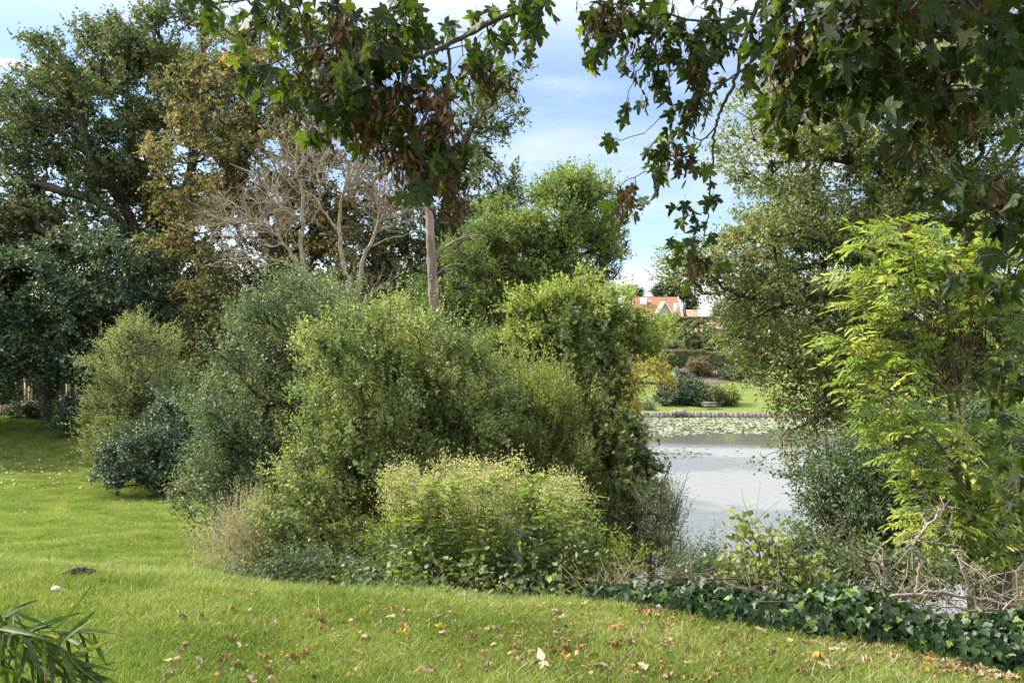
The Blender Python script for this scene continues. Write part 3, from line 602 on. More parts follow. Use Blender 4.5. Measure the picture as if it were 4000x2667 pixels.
def maple_outline():
    """half outline of a five-lobed sycamore leaf, x>=0, y from base (0) to tip (1)"""
    h = [(0.0, .05), (.09, -.05), (.24, -.07), (.34, -.01), (.50, .02), (.43, .16), (.27, .25), (.44, .33), (.55, .44), (.68, .58), (.52, .58), (.47, .68), (.34, .60), (.17, .50), (.25, .68), (.19, .74), (.14, .88), (0.0, 1.03)]
    return h
def maple_leaf(curl=.12, fold=.1, seed=0, simple=False):
    rs = np.random.RandomState(seed); h = maple_outline()
    if simple: h = [(0, 0), (.28, -.02), (.45, .2), (.3, .3), (.58, .55), (.22, .58), (0, 1.)]
    pts = h + [(-x, y) for x, y in h[-2:0:-1]]
    pts = np.array(pts); pts[1:] *= 1 + rs.normal(size=(len(pts) - 1, 2)) * (.035 if not simple else .05)
    x, y = pts[:, 0], pts[:, 1]
    z = fold * np.abs(x) * 1.2 - curl * (y ** 2) - curl * 1.4 * x * x + .02 * np.sin(x * 9 + seed) + rs.normal(size=len(x)) * .012
    V = np.column_stack([x, y, z]); ctr = np.array([[0, .32, -curl * .1 - .0]]); V = np.vstack([V, ctr]); n = len(pts)
    Fc = np.array([(i, (i + 1) % n, n) for i in range(n)])
    return V, Fc
MAPLE_S = maple_leaf(simple=True, seed=2)
G_SYC = leafmat('sapling leaves', [(.024, .045, .014), (.042, .07, .02), (.065, .10, .027), (.17, .18, .05)], trans=.35, spec=.5)
sapling('thin sycamore sapling with dark leaves rising beside the yellow-green maple', [(2400, 1950), (2350, 1750), (2290, 1550), (2250, 1350), (2230, 1210)], 12.2, 51, 150, .09, G_SYC)
sapling('second thin sycamore sapling nearest the golden tree', [(2450, 1950), (2400, 1750), (2410, 1600), (2400, 1450), (2360, 1290)], 12, 52, 150, .09, G_SYC)
sapling('short sycamore sapling with its foot in the osier bush', [(2480, 2020), (2520, 1900), (2500, 1800), (2440, 1600)], 11.6, 53, 130, .09, G_SYC)
sapling('shrubby sycamore sapling nearest the small dark willow', [(2380, 2120), (2400, 2000), (2470, 1880), (2480, 1780)], 11.4, 54, 120, .09, G_SYC)

# ============================================================ sycamore boughs overhead
G_SUNSYC = leafmat('spotted sycamore leaves', [(.014, .022, .009), (.023, .036, .012), (.035, .053, .015), (.052, .075, .02), (.97, .10, .13, .03), (1., .4, .28, .05)], trans=.45, tcol=(2.1, 2.2, .6), rough=.4, spec=.4, spots=1)
# positions of the ramp stops
for st, pos in zip([n for n in G_SUNSYC.node_tree.nodes if n.type == 'VALTORGB'][0].color_ramp.elements, (0, .3, .6, .88, .95, 1)): st.position = pos
G_SEED = leafmat('sycamore keys', [(.03, .016, .009), (.06, .032, .016), (.11, .06, .03), (.18, .11, .055)], trans=.15, rough=.6, spec=.3)
SEEDT = (np.array([(0,0,0),(.10,.10,0),(.26,.6,.02),(.10,1,0),(-.06,.7,0),(-.06,.12,0)]), np.array([(0,1,2,3),(0,3,4,5)]))
BM = {}
def variants(key, fn, mat, n):
    if key in BM: return BM[key]
    out = []
    for i in range(n):
        rs = np.random.RandomState(i * 7 + 3); out.append(fn(i, rs, mat))
    BM[key] = out; return out
def syc_variant(i, rs, mat):
    V, Fc = maple_leaf(rs.uniform(.05, .55), rs.uniform(.1, .9), i); V[:, 0] *= rs.uniform(.62, .95)
    pet = np.array([(-.008, -.45, .04), (.008, -.45, .04), (.008, .03, 0), (-.008, .03, 0)])
    tint = np.clip(rs.normal(.45, .22), .02, .9) if i != 5 else .985
    if i == 5: tint = .93
    tint = np.clip(tint + (V[:, 1] - .4) * rs.uniform(-.15, .15) + rs.normal(size=len(V)) * .05, 0, .985)
    g = Geo(); g.add(V, Fc, tint, uv=V); g.add(pet, [(0, 1, 2, 3)], .1)
    return g.mesh('sycamore leaf', mat)
def orient(o, pos, tip, nor, s):
    from mathutils import Matrix
    y = tip / np.linalg.norm(tip); x = np.cross(y, nor); x /= np.linalg.norm(x); z = np.cross(x, y)
    M = Matrix(((x[0] * s, y[0] * s, z[0] * s, pos[0]), (x[1] * s, y[1] * s, z[1] * s, pos[1]), (x[2] * s, y[2] * s, z[2] * s, pos[2]), (0, 0, 0, 1)))
    o.matrix_local = M
def leaf_parts(parent, name, meshes, pos, tip, nor, size, root, rs, limit=290, rest='foliage'):
    """the leaves that show largest become objects of their own, the rest one mesh"""
    d = np.linalg.norm(pos - [0, 0, CAMZ], axis=1); vis = (pos[:, 1] > .3) & (np.abs(pos[:, 0] / pos[:, 1]) < .6) & (np.abs((pos[:, 2] - CAMZ) / pos[:, 1]) < .41)
    order = np.argsort(d / size + 1e4 * (~vis)); var = rs.randint(0, len(meshes), len(pos))
    for c, i in enumerate(order[:limit]):
        o = bpy.data.objects.new(name, meshes[var[i]]); COL.objects.link(o); o.parent = parent
        orient(o, pos[i] - root, tip[i], nor[i], size[i])
    R = order[limit:]
    if len(R) == 0: return
    g = Geo()
    for v in range(len(meshes)):
        me = meshes[v]; sel = R[var[R] == v]
        if not len(sel): continue
        co = np.zeros(len(me.vertices) * 3); me.vertices.foreach_get('co', co); co = co.reshape(-1, 3)
        tt = np.zeros(len(co)); me.attributes['tint'].data.foreach_get('value', tt)
        uu = np.zeros(len(co) * 3); me.attributes['leafuv'].data.foreach_get('vector', uu)
        for nv in (3, 4):
            fs = np.array([list(p.vertices) for p in me.polygons if len(p.vertices) == nv])
            if not len(fs): continue
            V, Fx, _ = place((co, fs), pos[sel] - root, tip[sel], nor[sel], size[sel], np.zeros(len(sel)))
            g.add(V, Fx, np.tile(tt, len(sel)), np.tile(uu.reshape(-1, 3), (len(sel), 1)))
    link(rest, g.mesh(rest, meshes[0].materials[0]), parent, kind='stuff')

def bough(label, paths, regions, Y, rd, n, seed, keys=0, size=(.048, .088), root=None, keyreg=None, droop=.9):
    rs = np.random.RandomState(seed); seeds = [np.asarray(root, float)]; par = [-1]; g = Geo()
    for start, pts, ra, rb in paths:
        st = 0 if start is None else int(np.argmin(np.linalg.norm(np.array(seeds) - start, axis=1)))
        c = curve([seeds[st]] + list(pts), 6); c[1:] += rs.normal(size=(len(c) - 1, 3)) * .004; cur = st
        for q in c[1:]: seeds.append(q); par.append(cur); cur = len(seeds) - 1
        g.tube(c, np.linspace(ra, rb, len(c)), 7)
    E = ell(regions, Y, rd)
    nd = sample(rs, E, n // 3, 0.0)
    Pn, pr, w, dirs = connect(np.array(seeds), par, nd, .3, .5); ns = len(seeds)
    branches(g, Pn, pr, w, .0016, .42, 4, rs, .1, .012, first=ns)
    node = np.repeat(Pn[ns:], 3, 0)[:n]; nd_d = np.repeat(dirs[ns:], 3, 0)[:n]; m = len(node)
    tip = norm(nd_d * .35 + rs.normal(size=(m, 3)) * .45 + [0, 0, -droop * 1.25]); sz = rs.uniform(size[0], size[1], m)
    nor = norm(rs.normal(size=(m, 3)) + np.array([-.2, -.5, .55]))
    pd = norm(nd_d * .4 + rs.normal(size=(m, 3)) * .8 + [0, 0, .1])
    pos = node + pd * rs.uniform(.03, .09, m)[:, None]
    g.cones(node, pos, .0012, .0009, 3)
    e = thing('sycamore_bough', label, 'bough', root, 'sycamore boughs hanging into the picture from above')
    root = np.asarray(root, float)
    g.V = [v - root for v in g.V]; link('branch', g.mesh('bough branch', BARK, True), e)
    leaf_parts(e, 'leaf', variants('syc', syc_variant, G_SUNSYC, 32), pos, tip, nor, sz, root, rs)
    if keys:
        ek = ell(keyreg or regions, Y, rd * .7); K = sample(rs, ek, keys, 0.0)
        for q in K:
            j = np.argmin(np.linalg.norm(Pn - q, axis=1)); b = Pn[j]; b = b + (q - b) * min(1, .12 / max(np.linalg.norm(q - b), 1e-6)); kk = rs.randint(14, 32); cg = Geo()
            pp = b + rs.normal(size=(kk, 3)) * [.026, .026, .045] - [0, .04, .06]; tt = norm(rs.normal(size=(kk, 3)) * .6 + [0, 0, -1.0])
            V, Fx, T = place(SEEDT, pp, tt, rs.normal(size=(kk, 3)), rs.uniform(.034, .052, kk), np.clip(rs.normal(.5, .25, kk), 0, 1))
            cg.add(V - root, Fx, T); cg.cones(np.repeat(b[None] - root, kk, 0), pp - root, .0006, .0006, 3, .1)
            link('seed_cluster', cg.mesh('seed cluster', G_SEED), e, kind='stuff')
    return e
YB = 3.6
bough('sunlit sycamore bough heavy with brown seed keys hanging across the top left', [
    (None, [P(2097, 0, YB), P(1976, 57, YB), P(1823, 134, YB), P(1715, 191, 3.5), P(1619, 220, 3.5), P(1491, 178, 3.45), P(1300, 172, 3.4), P(1150, 200, 3.4)], .016, .004),
    (P(2097, 0, YB), [P(1800, -150, 3.5), P(1574, 0, 3.4), P(1480, 90, 3.4), P(1402, 172, 3.35), P(1300, 300, 3.3)], .010, .003),
    (P(1800, -150, 3.5), [P(1350, -80, 3.5), P(1050, -30, 3.5), P(850, 10, 3.5), P(640, -20, 3.5)], .009, .003),
    (P(1740, 180, 3.5), [P(1756, 210, 3.5), P(1747, 434, 3.5), P(1810, 542, 3.5), P(1791, 638, 3.5), P(1683, 727, 3.5), P(1600, 765, 3.5)], .008, .002),
    (P(1619, 220, 3.5), [P(1560, 360, 3.5), P(1480, 430, 3.5), P(1380, 480, 3.5)], .006, .002)],
    [(590, 20, 40, 25), (830, 20, 100, 45), (1060, 60, 160, 90), (1320, 110, 230, 120), (1030, 300, 90, 50), (1180, 260, 150, 110), (1230, 420, 110, 70), (1450, 360, 170, 150), (1380, 500, 130, 60), (1650, 120, 200, 110), (1930, 90, 170, 90), (2120, 60, 110, 70), (1600, 470, 140, 120), (1640, 600, 120, 90), (1780, 600, 70, 90), (1700, 740, 110, 60), (1900, 240, 100, 50), (1500, 220, 200, 90), (1700, 240, 120, 70)],
    YB, .55, 690, 61, keys=85, root=P(2300, -150, 3.8), keyreg=[(1350, 200, 180, 120), (1500, 400, 170, 140), (1700, 450, 110, 170), (1950, 200, 120, 60), (1750, 720, 80, 60), (1300, 330, 90, 80), (1650, 600, 130, 70)])
bough('narrow dark sycamore spray hanging down in front of open sky', [
    (None, [P(2990, -40, 3.9), P(2944, 51, 3.9), P(2893, 191, 3.9), P(2880, 281, 3.9), P(2836, 395, 3.9), P(2798, 472, 3.9), P(2788, 574, 3.9), P(2772, 752, 3.9), P(2753, 931, 3.9), P(2730, 1010, 3.9)], .013, .0015),
    (P(2798, 500, 3.9), [P(2700, 600, 3.9), P(2607, 644, 3.9), P(2480, 689, 3.9), P(2400, 740, 3.9)], .004, .0015),
    (P(2880, 281, 3.9), [P(2750, 380, 3.9), P(2620, 430, 3.9), P(2520, 520, 3.9)], .004, .0015),
    (P(2944, 51, 3.9), [P(2750, 80, 3.9), P(2560, 60, 3.9), P(2400, 130, 3.9), P(2320, 200, 3.9)], .007, .002),
    (P(2560, 60, 3.9), [P(2540, 200, 3.9), P(2480, 300, 3.9), P(2440, 420, 3.9)], .004, .0015)],
    [(2330, 200, 70, 80), (2330, 70, 110, 70), (2500, 60, 200, 80), (2520, 200, 130, 60), (2430, 400, 40, 60), (2430, 540, 40, 60), (2550, 330, 60, 60), (2450, 760, 90, 70), (2620, 560, 80, 60), (2560, 680, 70, 50), (2700, 430, 90, 90), (2820, 280, 70, 60), (2700, 200, 100, 100), (2820, 80, 140, 80), (2740, 660, 60, 50), (2730, 830, 50, 60), (2720, 1010, 70, 70), (2640, 1000, 30, 30)],
    3.9, .25, 360, 62, keys=16, root=P(3050, -200, 4.0), size=(.048, .082))
bough('dense dark sycamore bough drooping across the top right corner', [
    (None, [P(3300, -80, 3.4), P(3250, 150, 3.3), P(3200, 380, 3.3), P(3170, 500, 3.3)], .012, .002),
    (None, [P(3500, -60, 3.3), P(3620, 150, 3.2), P(3680, 350, 3.2), P(3720, 450, 3.2)], .012, .002),
    (P(3300, -80, 3.4), [P(3050, -20, 3.4), P(2960, 80, 3.4)], .008, .002), (P(3500, -60, 3.3), [P(3850, 50, 3.3), P(3980, 200, 3.3)], .008, .002)],
    [(3050, 40, 150, 90), (3250, 80, 200, 130), (3500, 80, 230, 130), (3800, 80, 220, 120), (3180, 280, 120, 120), (3130, 420, 90, 80), (3190, 520, 70, 60), (3330, 330, 100, 80), (3480, 200, 120, 90), (3400, 330, 80, 60), (3650, 280, 120, 110), (3720, 430, 100, 80), (3800, 300, 80, 90), (3770, 470, 60, 50), (3060, 200, 70, 80)],
    3.3, .45, 600, 63, keys=26, root=P(3400, -400, 3.5), size=(.055, .092))
bough('lone sycamore branch slanting in from the right edge with dark drooping leaves', [
    (None, [P(4000, 867, 3.0), P(3900, 830, 3.0), P(3812, 765, 3.0), P(3748, 676, 3.0), P(3620, 560, 3.0), P(3512, 459, 3.0)], .007, .0015),
    (P(4000, 867, 3.0), [P(3850, 880, 3.0), P(3600, 820, 3.0), P(3440, 760, 3.0)], .004, .001), (None, [P(3990, 1000, 2.9), P(3850, 1000, 2.8), P(3780, 1050, 2.8)], .004, .001)],
    [(3480, 450, 60, 40), (3560, 520, 80, 50), (3540, 640, 60, 50), (3640, 730, 100, 50), (3800, 760, 110, 60), (3920, 860, 90, 70), (3760, 1050, 40, 60), (3880, 930, 80, 50), (3950, 1100, 60, 80), (3980, 700, 40, 70), (3450, 790, 60, 30), (3960, 560, 50, 60)],
    3.0, .2, 90, 64, keys=5, root=P(4250, 930, 3.0), size=(.055, .085))
bough('low sycamore twigs with dark leaves entering at the right edge beside the ash sapling', [
    (None, [P(3950, 1500, 4.2), P(3850, 1480, 4.2)], .004, .001), (None, [P(3960, 1700, 4.2), P(3880, 1780, 4.2)], .004, .001), (None, [P(3990, 1850, 4.2), P(3920, 1950, 4.2)], .004, .001)],
    [(3930, 1480, 80, 60), (3950, 1600, 70, 60), (3900, 1750, 60, 80), (3960, 1900, 60, 90), (3980, 1350, 40, 70)], 4.2, .25, 80, 65, root=P(4200, 1650, 4.3), size=(.055, .08))
# the crown of that sycamore overhead, above the picture
make_tree('overhead_sycamore', 'crown of the overhanging sycamore, showing only as dark foliage along the top right edge', 'tree', np.array([9.5, 1.0, gz(9.5, 1.0)]),
    [(0, 0, 0, 0)] if False else [(3400, -700, 500, 350), (2900, -800, 400, 300), (3900, -500, 500, 400), (3300, -1300, 900, 500), (4500, -600, 500, 700), (2500, -1000, 350, 250), (2000, -1400, 450, 300), (1500, -1700, 400, 300), (2500, -1700, 600, 350), (3200, -1900, 600, 400)], 4.6, 1.5, G_SYC, nodes=1100, shoots=6, k=6, slen=.35, size=.14, kind=MAPLE_S, seed=66, r0=.012, gap=.2, gscale=1.0,
    trunk=[(None, np.array([9.2, 1.5, 2.5]), np.array([8, 2.5, 5.0]), np.array([5, 3.6, 6.4]), np.array([2.5, 4.2, 6.2]))], rmax=.25, upshoot=0, droop=.3)

# ============================================================ ash sapling (bright pinnate leaves)
G_ASH = leafmat('ash leaflets', [(0, .11, .16, .03), (.3, .20, .27, .05), (.6, .30, .36, .075), (.82, .44, .42, .09), (1, .56, .44, .11)], trans=.45, rough=.42, spec=.55, tcol=(1.3, 1.35, .6))
def ash_variant(i, rs, mat):
    g = Geo(); n = rs.choice([4, 5, 5]); tint = np.clip(rs.normal(.38, .2), .03, .98); bend = rs.uniform(.1, .35)
    T, Fc = template('oval')
    def at(t): return np.array([0, t, -bend * t * t])
    pts = np.array([at(t) for t in np.linspace(-.25, .8, 6)]); g.cones(pts[:-1], pts[1:], .006, .005, 3, .3)
    sc_ = []
    for k in range(n):
        for s in (-1, 1): sc_.append((at(.1 + .7 * k / n), norm(np.array([s * 1.0, .55, -.25 + rs.normal() * .12])), .33 * (1 - .1 * abs(k - 1.5))))
    sc_.append((at(.8), norm(np.array([0, 1, -.5])), .34))
    p = np.array([a for a, b, c in sc_]); t = np.array([b for a, b, c in sc_]); s = np.array([c for a, b, c in sc_])
    V, Fx, tt = place((np.array([(0,0,0),(.17,.3,.04),(.15,.68,.02),(0,1,-.12),(-.15,.68,.02),(-.17,.3,.04)]), Fc), p, t, np.array([0, 0, 1.]) + rs.normal(size=p.shape) * .15, s, np.clip(tint + rs.normal(size=len(p)) * .05, 0, 1)); g.add(V, Fx, tt)
    return g.mesh('ash leaf', mat)
YA = 8.3; rs = np.random.RandomState(71); root = base(3805, YA)
g = Geo(); seeds = [root]; par = [-1]
def apath(start, pts, ra, rb):
    st = 0 if start is None else int(np.argmin(np.linalg.norm(np.array(seeds) - start, axis=1))); c = curve([seeds[st]] + pts, 6); cur = st
    for q in c[1:]: seeds.append(q); par.append(cur); cur = len(seeds) - 1
    g.tube(c, np.linspace(ra, rb, len(c)), 8, bump=.04)
apath(None, [P(3790, 2244, YA), P(3760, 2000, YA), P(3735, 1750, YA), P(3710, 1531, YA)], .042, .03)
apath(None, [P(3815, 2200, YA + .1), P(3790, 1950, YA + .1), P(3760, 1750, YA + .1), P(3735, 1500, YA + .1), P(3700, 1250, YA + .1), P(3690, 1020, YA)], .032, .010)
apath(P(3710, 1531, YA), [P(3655, 1480, YA), P(3630, 1400, YA), P(3627, 1283, YA), P(3590, 1150, YA), P(3560, 960, YA)], .02, .007)
apath(P(3710, 1531, YA), [P(3765, 1490, YA), P(3788, 1400, YA), P(3793, 1155, YA), P(3800, 950, YA)], .02, .007)
apath(P(3745, 1850, YA), [P(3620, 1680, YA), P(3500, 1590, YA - .2), P(3400, 1500, YA - .3)], .012, .004)
apath(P(3760, 2000, YA), [P(3600, 1900, YA - .2), P(3480, 1850, YA - .3)], .01, .004)
AR = [(3430, 950, 110, 60), (3600, 930, 170, 90), (3820, 950, 190, 120), (3400, 1080, 130, 70), (3600, 1080, 170, 90), (3800, 1120, 180, 110), (3430, 1200, 120, 80), (3560, 1280, 130, 80), (3930, 1300, 70, 120), (3330, 1370, 70, 45), (3400, 1430, 120, 60), (3550, 1430, 120, 80), (3380, 1530, 90, 70), (3500, 1620, 110, 80), (3400, 1680, 90, 60), (3560, 1730, 130, 80), (3700, 1650, 110, 100), (3620, 1880, 130, 80), (3700, 2000, 150, 90), (3860, 1850, 110, 120), (3640, 2090, 110, 60), (3900, 2050, 100, 120), (3900, 1650, 100, 90), (3780, 2170, 130, 70), (3930, 1150, 90, 120)]
nd = sample(rs, ell(AR, YA, .55), 270, 0.0); Pn, pr, w, dirs = connect(np.array(seeds), par, nd, .3, .5); ns = len(seeds)
branches(g, Pn, pr, w, .0025, .42, 4, rs, .08, .015, first=ns)
node = np.repeat(Pn[ns:], 3, 0); dd = np.repeat(dirs[ns:], 3, 0); m = len(node)
tip = norm(dd * [.5, .5, .2] + rs.normal(size=(m, 3)) * [.8, .6, .22] + [-.15, -.15, -.02]); nor = norm(rs.normal(size=(m, 3)) * .3 + [0, -.2, 1.])
sz = rs.uniform(.22, .36, m); pos = node + tip * .04 + rs.normal(size=(m, 3)) * .03
e = thing('ash_sapling', 'slender ash sapling with bright yellow-green compound leaves in full sun', 'sapling', root)
g.V = [v - root for v in g.V]; link('trunk', g.mesh('ash stems', STEMG, True), e)
leaf_parts(e, 'leaf', variants('ash', ash_variant, G_ASH, 20), pos, tip, nor, sz, root, rs)
for q in sample(rs, ell([(3640, 1280, 40, 90), (3700, 1350, 50, 120), (3780, 1330, 40, 90), (3660, 1570, 40, 40), (3520, 1720, 50, 30), (3700, 1480, 30, 70)], YA, .2), 40, 0.):
    cg = Geo(); kk = 16; pp = q + rs.normal(size=(kk, 3)) * [.025, .025, .04]; V, Fx, T = place('lance', pp, norm(rs.normal(size=(kk, 3)) * .25 + [0, 0, -1.]), rs.normal(size=(kk, 3)), rs.uniform(.04, .06, kk), np.clip(rs.normal(.45, .2, kk), 0, 1))
    cg.add(V - root, Fx, T); link('seed_cluster', cg.mesh('ash keys', G_SEED), e, kind='stuff')

# ============================================================ ivy bank
G_IVY = leafmat('ivy leaves', [(0, .012, .028, .009), (.5, .022, .048, .013), (.85, .04, .08, .018), (1, .14, .22, .03)], trans=.3, rough=.3, spec=.55)
def ivy_variant(i, rs, mat):
    h = [(0, .1), (.18, -.02), (.42, .12), (.5, .34), (.27, .42), (.22, .62), (0, 1)]
    pts = np.array(h + [(-x, y) for x, y in h[-2:0:-1]]) * (1 + rs.normal(size=(12, 2)) * .05)
    z = rs.uniform(.05, .3) * np.abs(pts[:, 0]) - .2 * pts[:, 1] ** 2 * rs.rand() + rs.normal(size=12) * .015
    V = np.vstack([np.column_stack([pts, z]), [0, .35, -.02]]); n = 12; g = Geo()
    g.add(V, np.array([(k, (k + 1) % n, n) for k in range(n)]), np.clip(rs.normal(.45, .25), 0, .9) if i % 9 else .98, uv=V); return g.mesh('ivy leaf', mat)
rs = np.random.RandomState(81)
IVX = [.55, 1.0, 1.6, 2.3, 3.0, 3.8]
def ivy_front(x): return np.interp(x, [.4, .95, 1.7, 2.2, 2.72, 3.4, 4.2], [5.95, 5.5, 5.02, 4.72, 4.38, 4.05, 3.7])
n = 6500; x = rs.uniform(.55, 3.9, n); s = rs.rand(n); hh = np.interp(x, [.4, .8, 1.3, 2.0, 3.9], [.04, .09, .17, .22, .24]) * (1 + .2 * np.sin(x * 7))
th = s ** .8 * math.pi * .9; dep = np.interp(x, [.5, 1, 1.6, 3.9], [.12, .22, .36, .42])
y = ivy_front(x) + dep * (1 - np.cos(th)) * .75 + rs.normal(size=n) * .02; zz = hh * np.sin(np.minimum(th, 1.75)) + rs.normal(size=n) * .018 + gz(1, 5)
back_ = np.clip(th - 1.75, 0, 9); zz -= back_ * .12
x = x + .03 * np.sin(y * 40)
pos = np.column_stack([x, y, zz + .01]); nrm = norm(np.column_stack([-.35 * np.ones(n), -np.cos(th), np.sin(th) + .2]) + rs.normal(size=(n, 3)) * .45)
tip = norm(np.cross(nrm, rs.normal(size=(n, 3))) + np.array([0, -.3, -.9])); sz = rs.uniform(.038, .072, n)
root = np.array([2.2, 5.1, gz(2.2, 5.1)])
e = thing('ivy_bank', 'low bank of glossy dark ivy along the right edge of the lawn', 'ivy', root)
g = Geo()
for k in range(60):
    x0 = rs.uniform(.7, 3.8); c = [(x0 + t * .25, ivy_front(x0 + t * .25) + .08 + rs.rand() * .5, .02 + rs.rand() * .2) for t in range(4)]; g.tube(curve(c, 4), .004, 4)
g.V = [v - root for v in g.V]; link('stems', g.mesh('ivy stems', BARK, True), e)
leaf_parts(e, 'leaf', variants('ivy', ivy_variant, G_IVY, 18), pos, tip, nrm, sz, root, rs, limit=295)
# soil hump under the ivy
xx = np.linspace(.5, 4.4, 60); th = np.linspace(0, math.pi, 10); g = Geo()
H = np.interp(xx, [.4, .8, 1.3, 2.0, 4.4], [.01, .04, .11, .15, .17]); D_ = np.interp(xx, [.5, 1, 1.6, 4.4], [.1, .2, .33, .38])
V = np.stack([np.repeat(xx, 10).reshape(60, 10), ivy_front(xx)[:, None] + .06 + D_[:, None] * (1 - np.cos(th))[None] * .7, H[:, None] * np.sin(th)[None] - .03], -1).reshape(-1, 3)
ii = np.arange(600).reshape(60, 10); g.add(V, np.stack([ii[:-1, :-1], ii[1:, :-1], ii[1:, 1:], ii[:-1, 1:]], -1).reshape(-1, 4))
SOIL = barkmat('soil', (.012, .009, .006), (.035, .026, .018), 20, stretch=(1, 1, 1))
link('soil_bank', g.mesh('soil bank', SOIL, True), kind='structure')

# ============================================================ goldenrod clump
G_GR = leafmat('goldenrod leaves', [(.05, .09, .015), (.09, .145, .024), (.14, .20, .035), (.22, .26, .06)], trans=.42)
G_FLO = leafmat('faded goldenrod heads', [(.20, .19, .09), (.32, .31, .16), (.45, .43, .24), (.55, .48, .28)], trans=.3)
G_DRY = leafmat('dry weeds', [(.18, .15, .10), (.32, .28, .20), (.46, .41, .32), (.58, .52, .43)], trans=.25, rough=.8)
GRV = []
for i in range(6):
    rs = np.random.RandomState(90 + i); c = curve([(0, 0, 0), (rs.normal() * .02, rs.normal() * .02, .4), (rs.normal() * .04, rs.normal() * .04, .8), (rs.normal() * .07, rs.normal() * .07, 1.05)], 6)
    g = Geo(); g.tube(c, np.linspace(.005, .0025, len(c)), 5); sm = g.mesh('stalk', STEMG, True)
    j = rs.randint(4, len(c), 60); O = c[j] + rs.normal(size=(60, 3)) * .01; a = rs.rand(60) * 6.28; d = norm(np.column_stack([np.cos(a), np.sin(a), np.full(60, .25)]))
    g = Geo(); V, Fx, T = place('lance', O, d, np.array([0, 0, 1.]) + rs.normal(size=(60, 3)) * .3, rs.uniform(.11, .19, 60) * (1 - .4 * (j / len(c))), np.clip(rs.normal(.5, .18, 60), 0, 1)); g.add(V, Fx, T); lm = g.mesh('leaves', G_GR)
    kk = 520; O = c[-1] + rs.normal(size=(kk, 3)) * [.075, .075, .06] - [0, 0, .03]; O[:, 2] -= .8 * np.linalg.norm(O[:, :2] - c[-1][:2], axis=1) - .05
    g = Geo(); V, Fx, T = place('dia', O, rs.normal(size=(kk, 3)) + [0, 0, .6], rs.normal(size=(kk, 3)), rs.uniform(.012, .022, kk), np.clip(rs.normal(.5, .2, kk), 0, 1)); g.add(V, Fx, T)
    br = c[-4] + np.zeros((14, 3)); g.cones(br, O[:14], .001, .001, 3, .2); fm = g.mesh('flower head', G_FLO)
    GRV.append((sm, lm, fm))
rs = np.random.RandomState(97)
def goldenrod(px, Y, topy, lab, heads=True, i=0):
    b = base(px, Y); h = CAMZ - (topy - 1333) / F * Y - b[2]
    e = thing('goldenrod_plant', lab, 'plant', b, 'goldenrod stalks in the clump at the lawn edge'); sm, lm, fm = GRV[i % 6]
    for nm, me in (('stem', sm), ('leaves', lm), ('flower_head', fm)):
        if nm == 'flower_head' and not heads: continue
        link(nm, me, e, kind='stuff' if nm == 'flower_head' else None)
    e.scale = (1, 1, h / 1.05) if False else (h / 1.05,) * 3; e.rotation_euler = (rs.normal() * .07, rs.normal() * .07, rs.rand() * 6.28)
LABG = 'leafy goldenrod stalk with a faded seed head in the thick of the clump'
spec = []
for i in range(110):
    px = rs.uniform(1540, 2290); top = np.interp(px, [1500, 1560, 1640, 1720, 1800, 1870, 1930, 2000, 2150, 2300], [1930, 1820, 1860, 1790, 1790, 1870, 1790, 1850, 1880, 1960]) + abs(rs.normal()) * 150 - 25
    spec.append((px, rs.uniform(7.1, 9.2), top, LABG))
spec += [(1780, 7.2, 1870, 'tall fresh green goldenrod stalk without a head near the middle of the clump'), (1620, 7.2, 1880, 'tall fresh green goldenrod stalk without a head at the left of the clump'), (1860, 7.0, 1930, 'shorter dark green goldenrod stalk without a head, right of the tall ones')]
for i, (px, Y, top, lab) in enumerate(spec): goldenrod(px, Y, top, lab, i < 110 and i % 5 < (4 if px < 1990 else 1), i)

# brambles and undergrowth at the foot of the clump
G_BRAM = leafmat('bramble leaves', [(.03, .055, .02), (.05, .085, .03), (.085, .13, .035), (.2, .25, .05)], trans=.32, rough=.4, spec=.6)
def thicket(name, label, cat, blobs, Y, rd, mat, nodes, shoots, k, size, kind, seed, slen=.18, bark=TWIG, **kw):
    px = np.mean([b[0] for b in blobs]); return make_tree(name, label, cat, base(px, Y), blobs, Y, rd, mat, bark=bark, nodes=nodes, shoots=shoots, k=k, slen=slen, size=size, kind=kind, seed=seed, r0=.0022, twigs=.5, parts=('stems', 'foliage'), gap=.25, gscale=.5, **kw)
thicket('bramble', 'dark bramble tangle under the goldenrod clump', 'bramble', [(1600, 2150, 110, 90), (1850, 2170, 160, 80), (2050, 2150, 150, 90), (1650, 2260, 110, 50), (1950, 2270, 200, 40), (2250, 2200, 120, 90)], 7.4, .35, G_BRAM, 230, 4, 4, .07, 'oval', 101)
thicket('weedy_undergrowth', 'tangle of green leaves inside the goldenrod clump', 'undergrowth', [(1700, 2000, 180, 110), (1950, 2000, 180, 110), (2180, 2080, 140, 90), (1560, 2090, 80, 90)], 8.5, .5, G_GR, 170, 5, 6, .06, 'lance', 102)
thicket('bramble', 'bramble with bright yellow-green leaves left of the ivy', 'bramble', [(2350, 2180, 80, 50), (2420, 2220, 90, 60), (2300, 2260, 80, 40)], 7.6, .3, G_GR, 90, 4, 5, .05, 'oval', 103)
thicket('bramble', 'tall bramble with broad green leaves standing in front of the water', 'bramble', [(2950, 2130, 40, 35), (3000, 2180, 50, 40), (2900, 2260, 110, 45), (3040, 2270, 80, 45), (2780, 2260, 90, 50), (3100, 2290, 80, 30)], 6.3, .22, G_BRAM, 100, 3, 4, .075, 'oval', 104, tshift=.15)
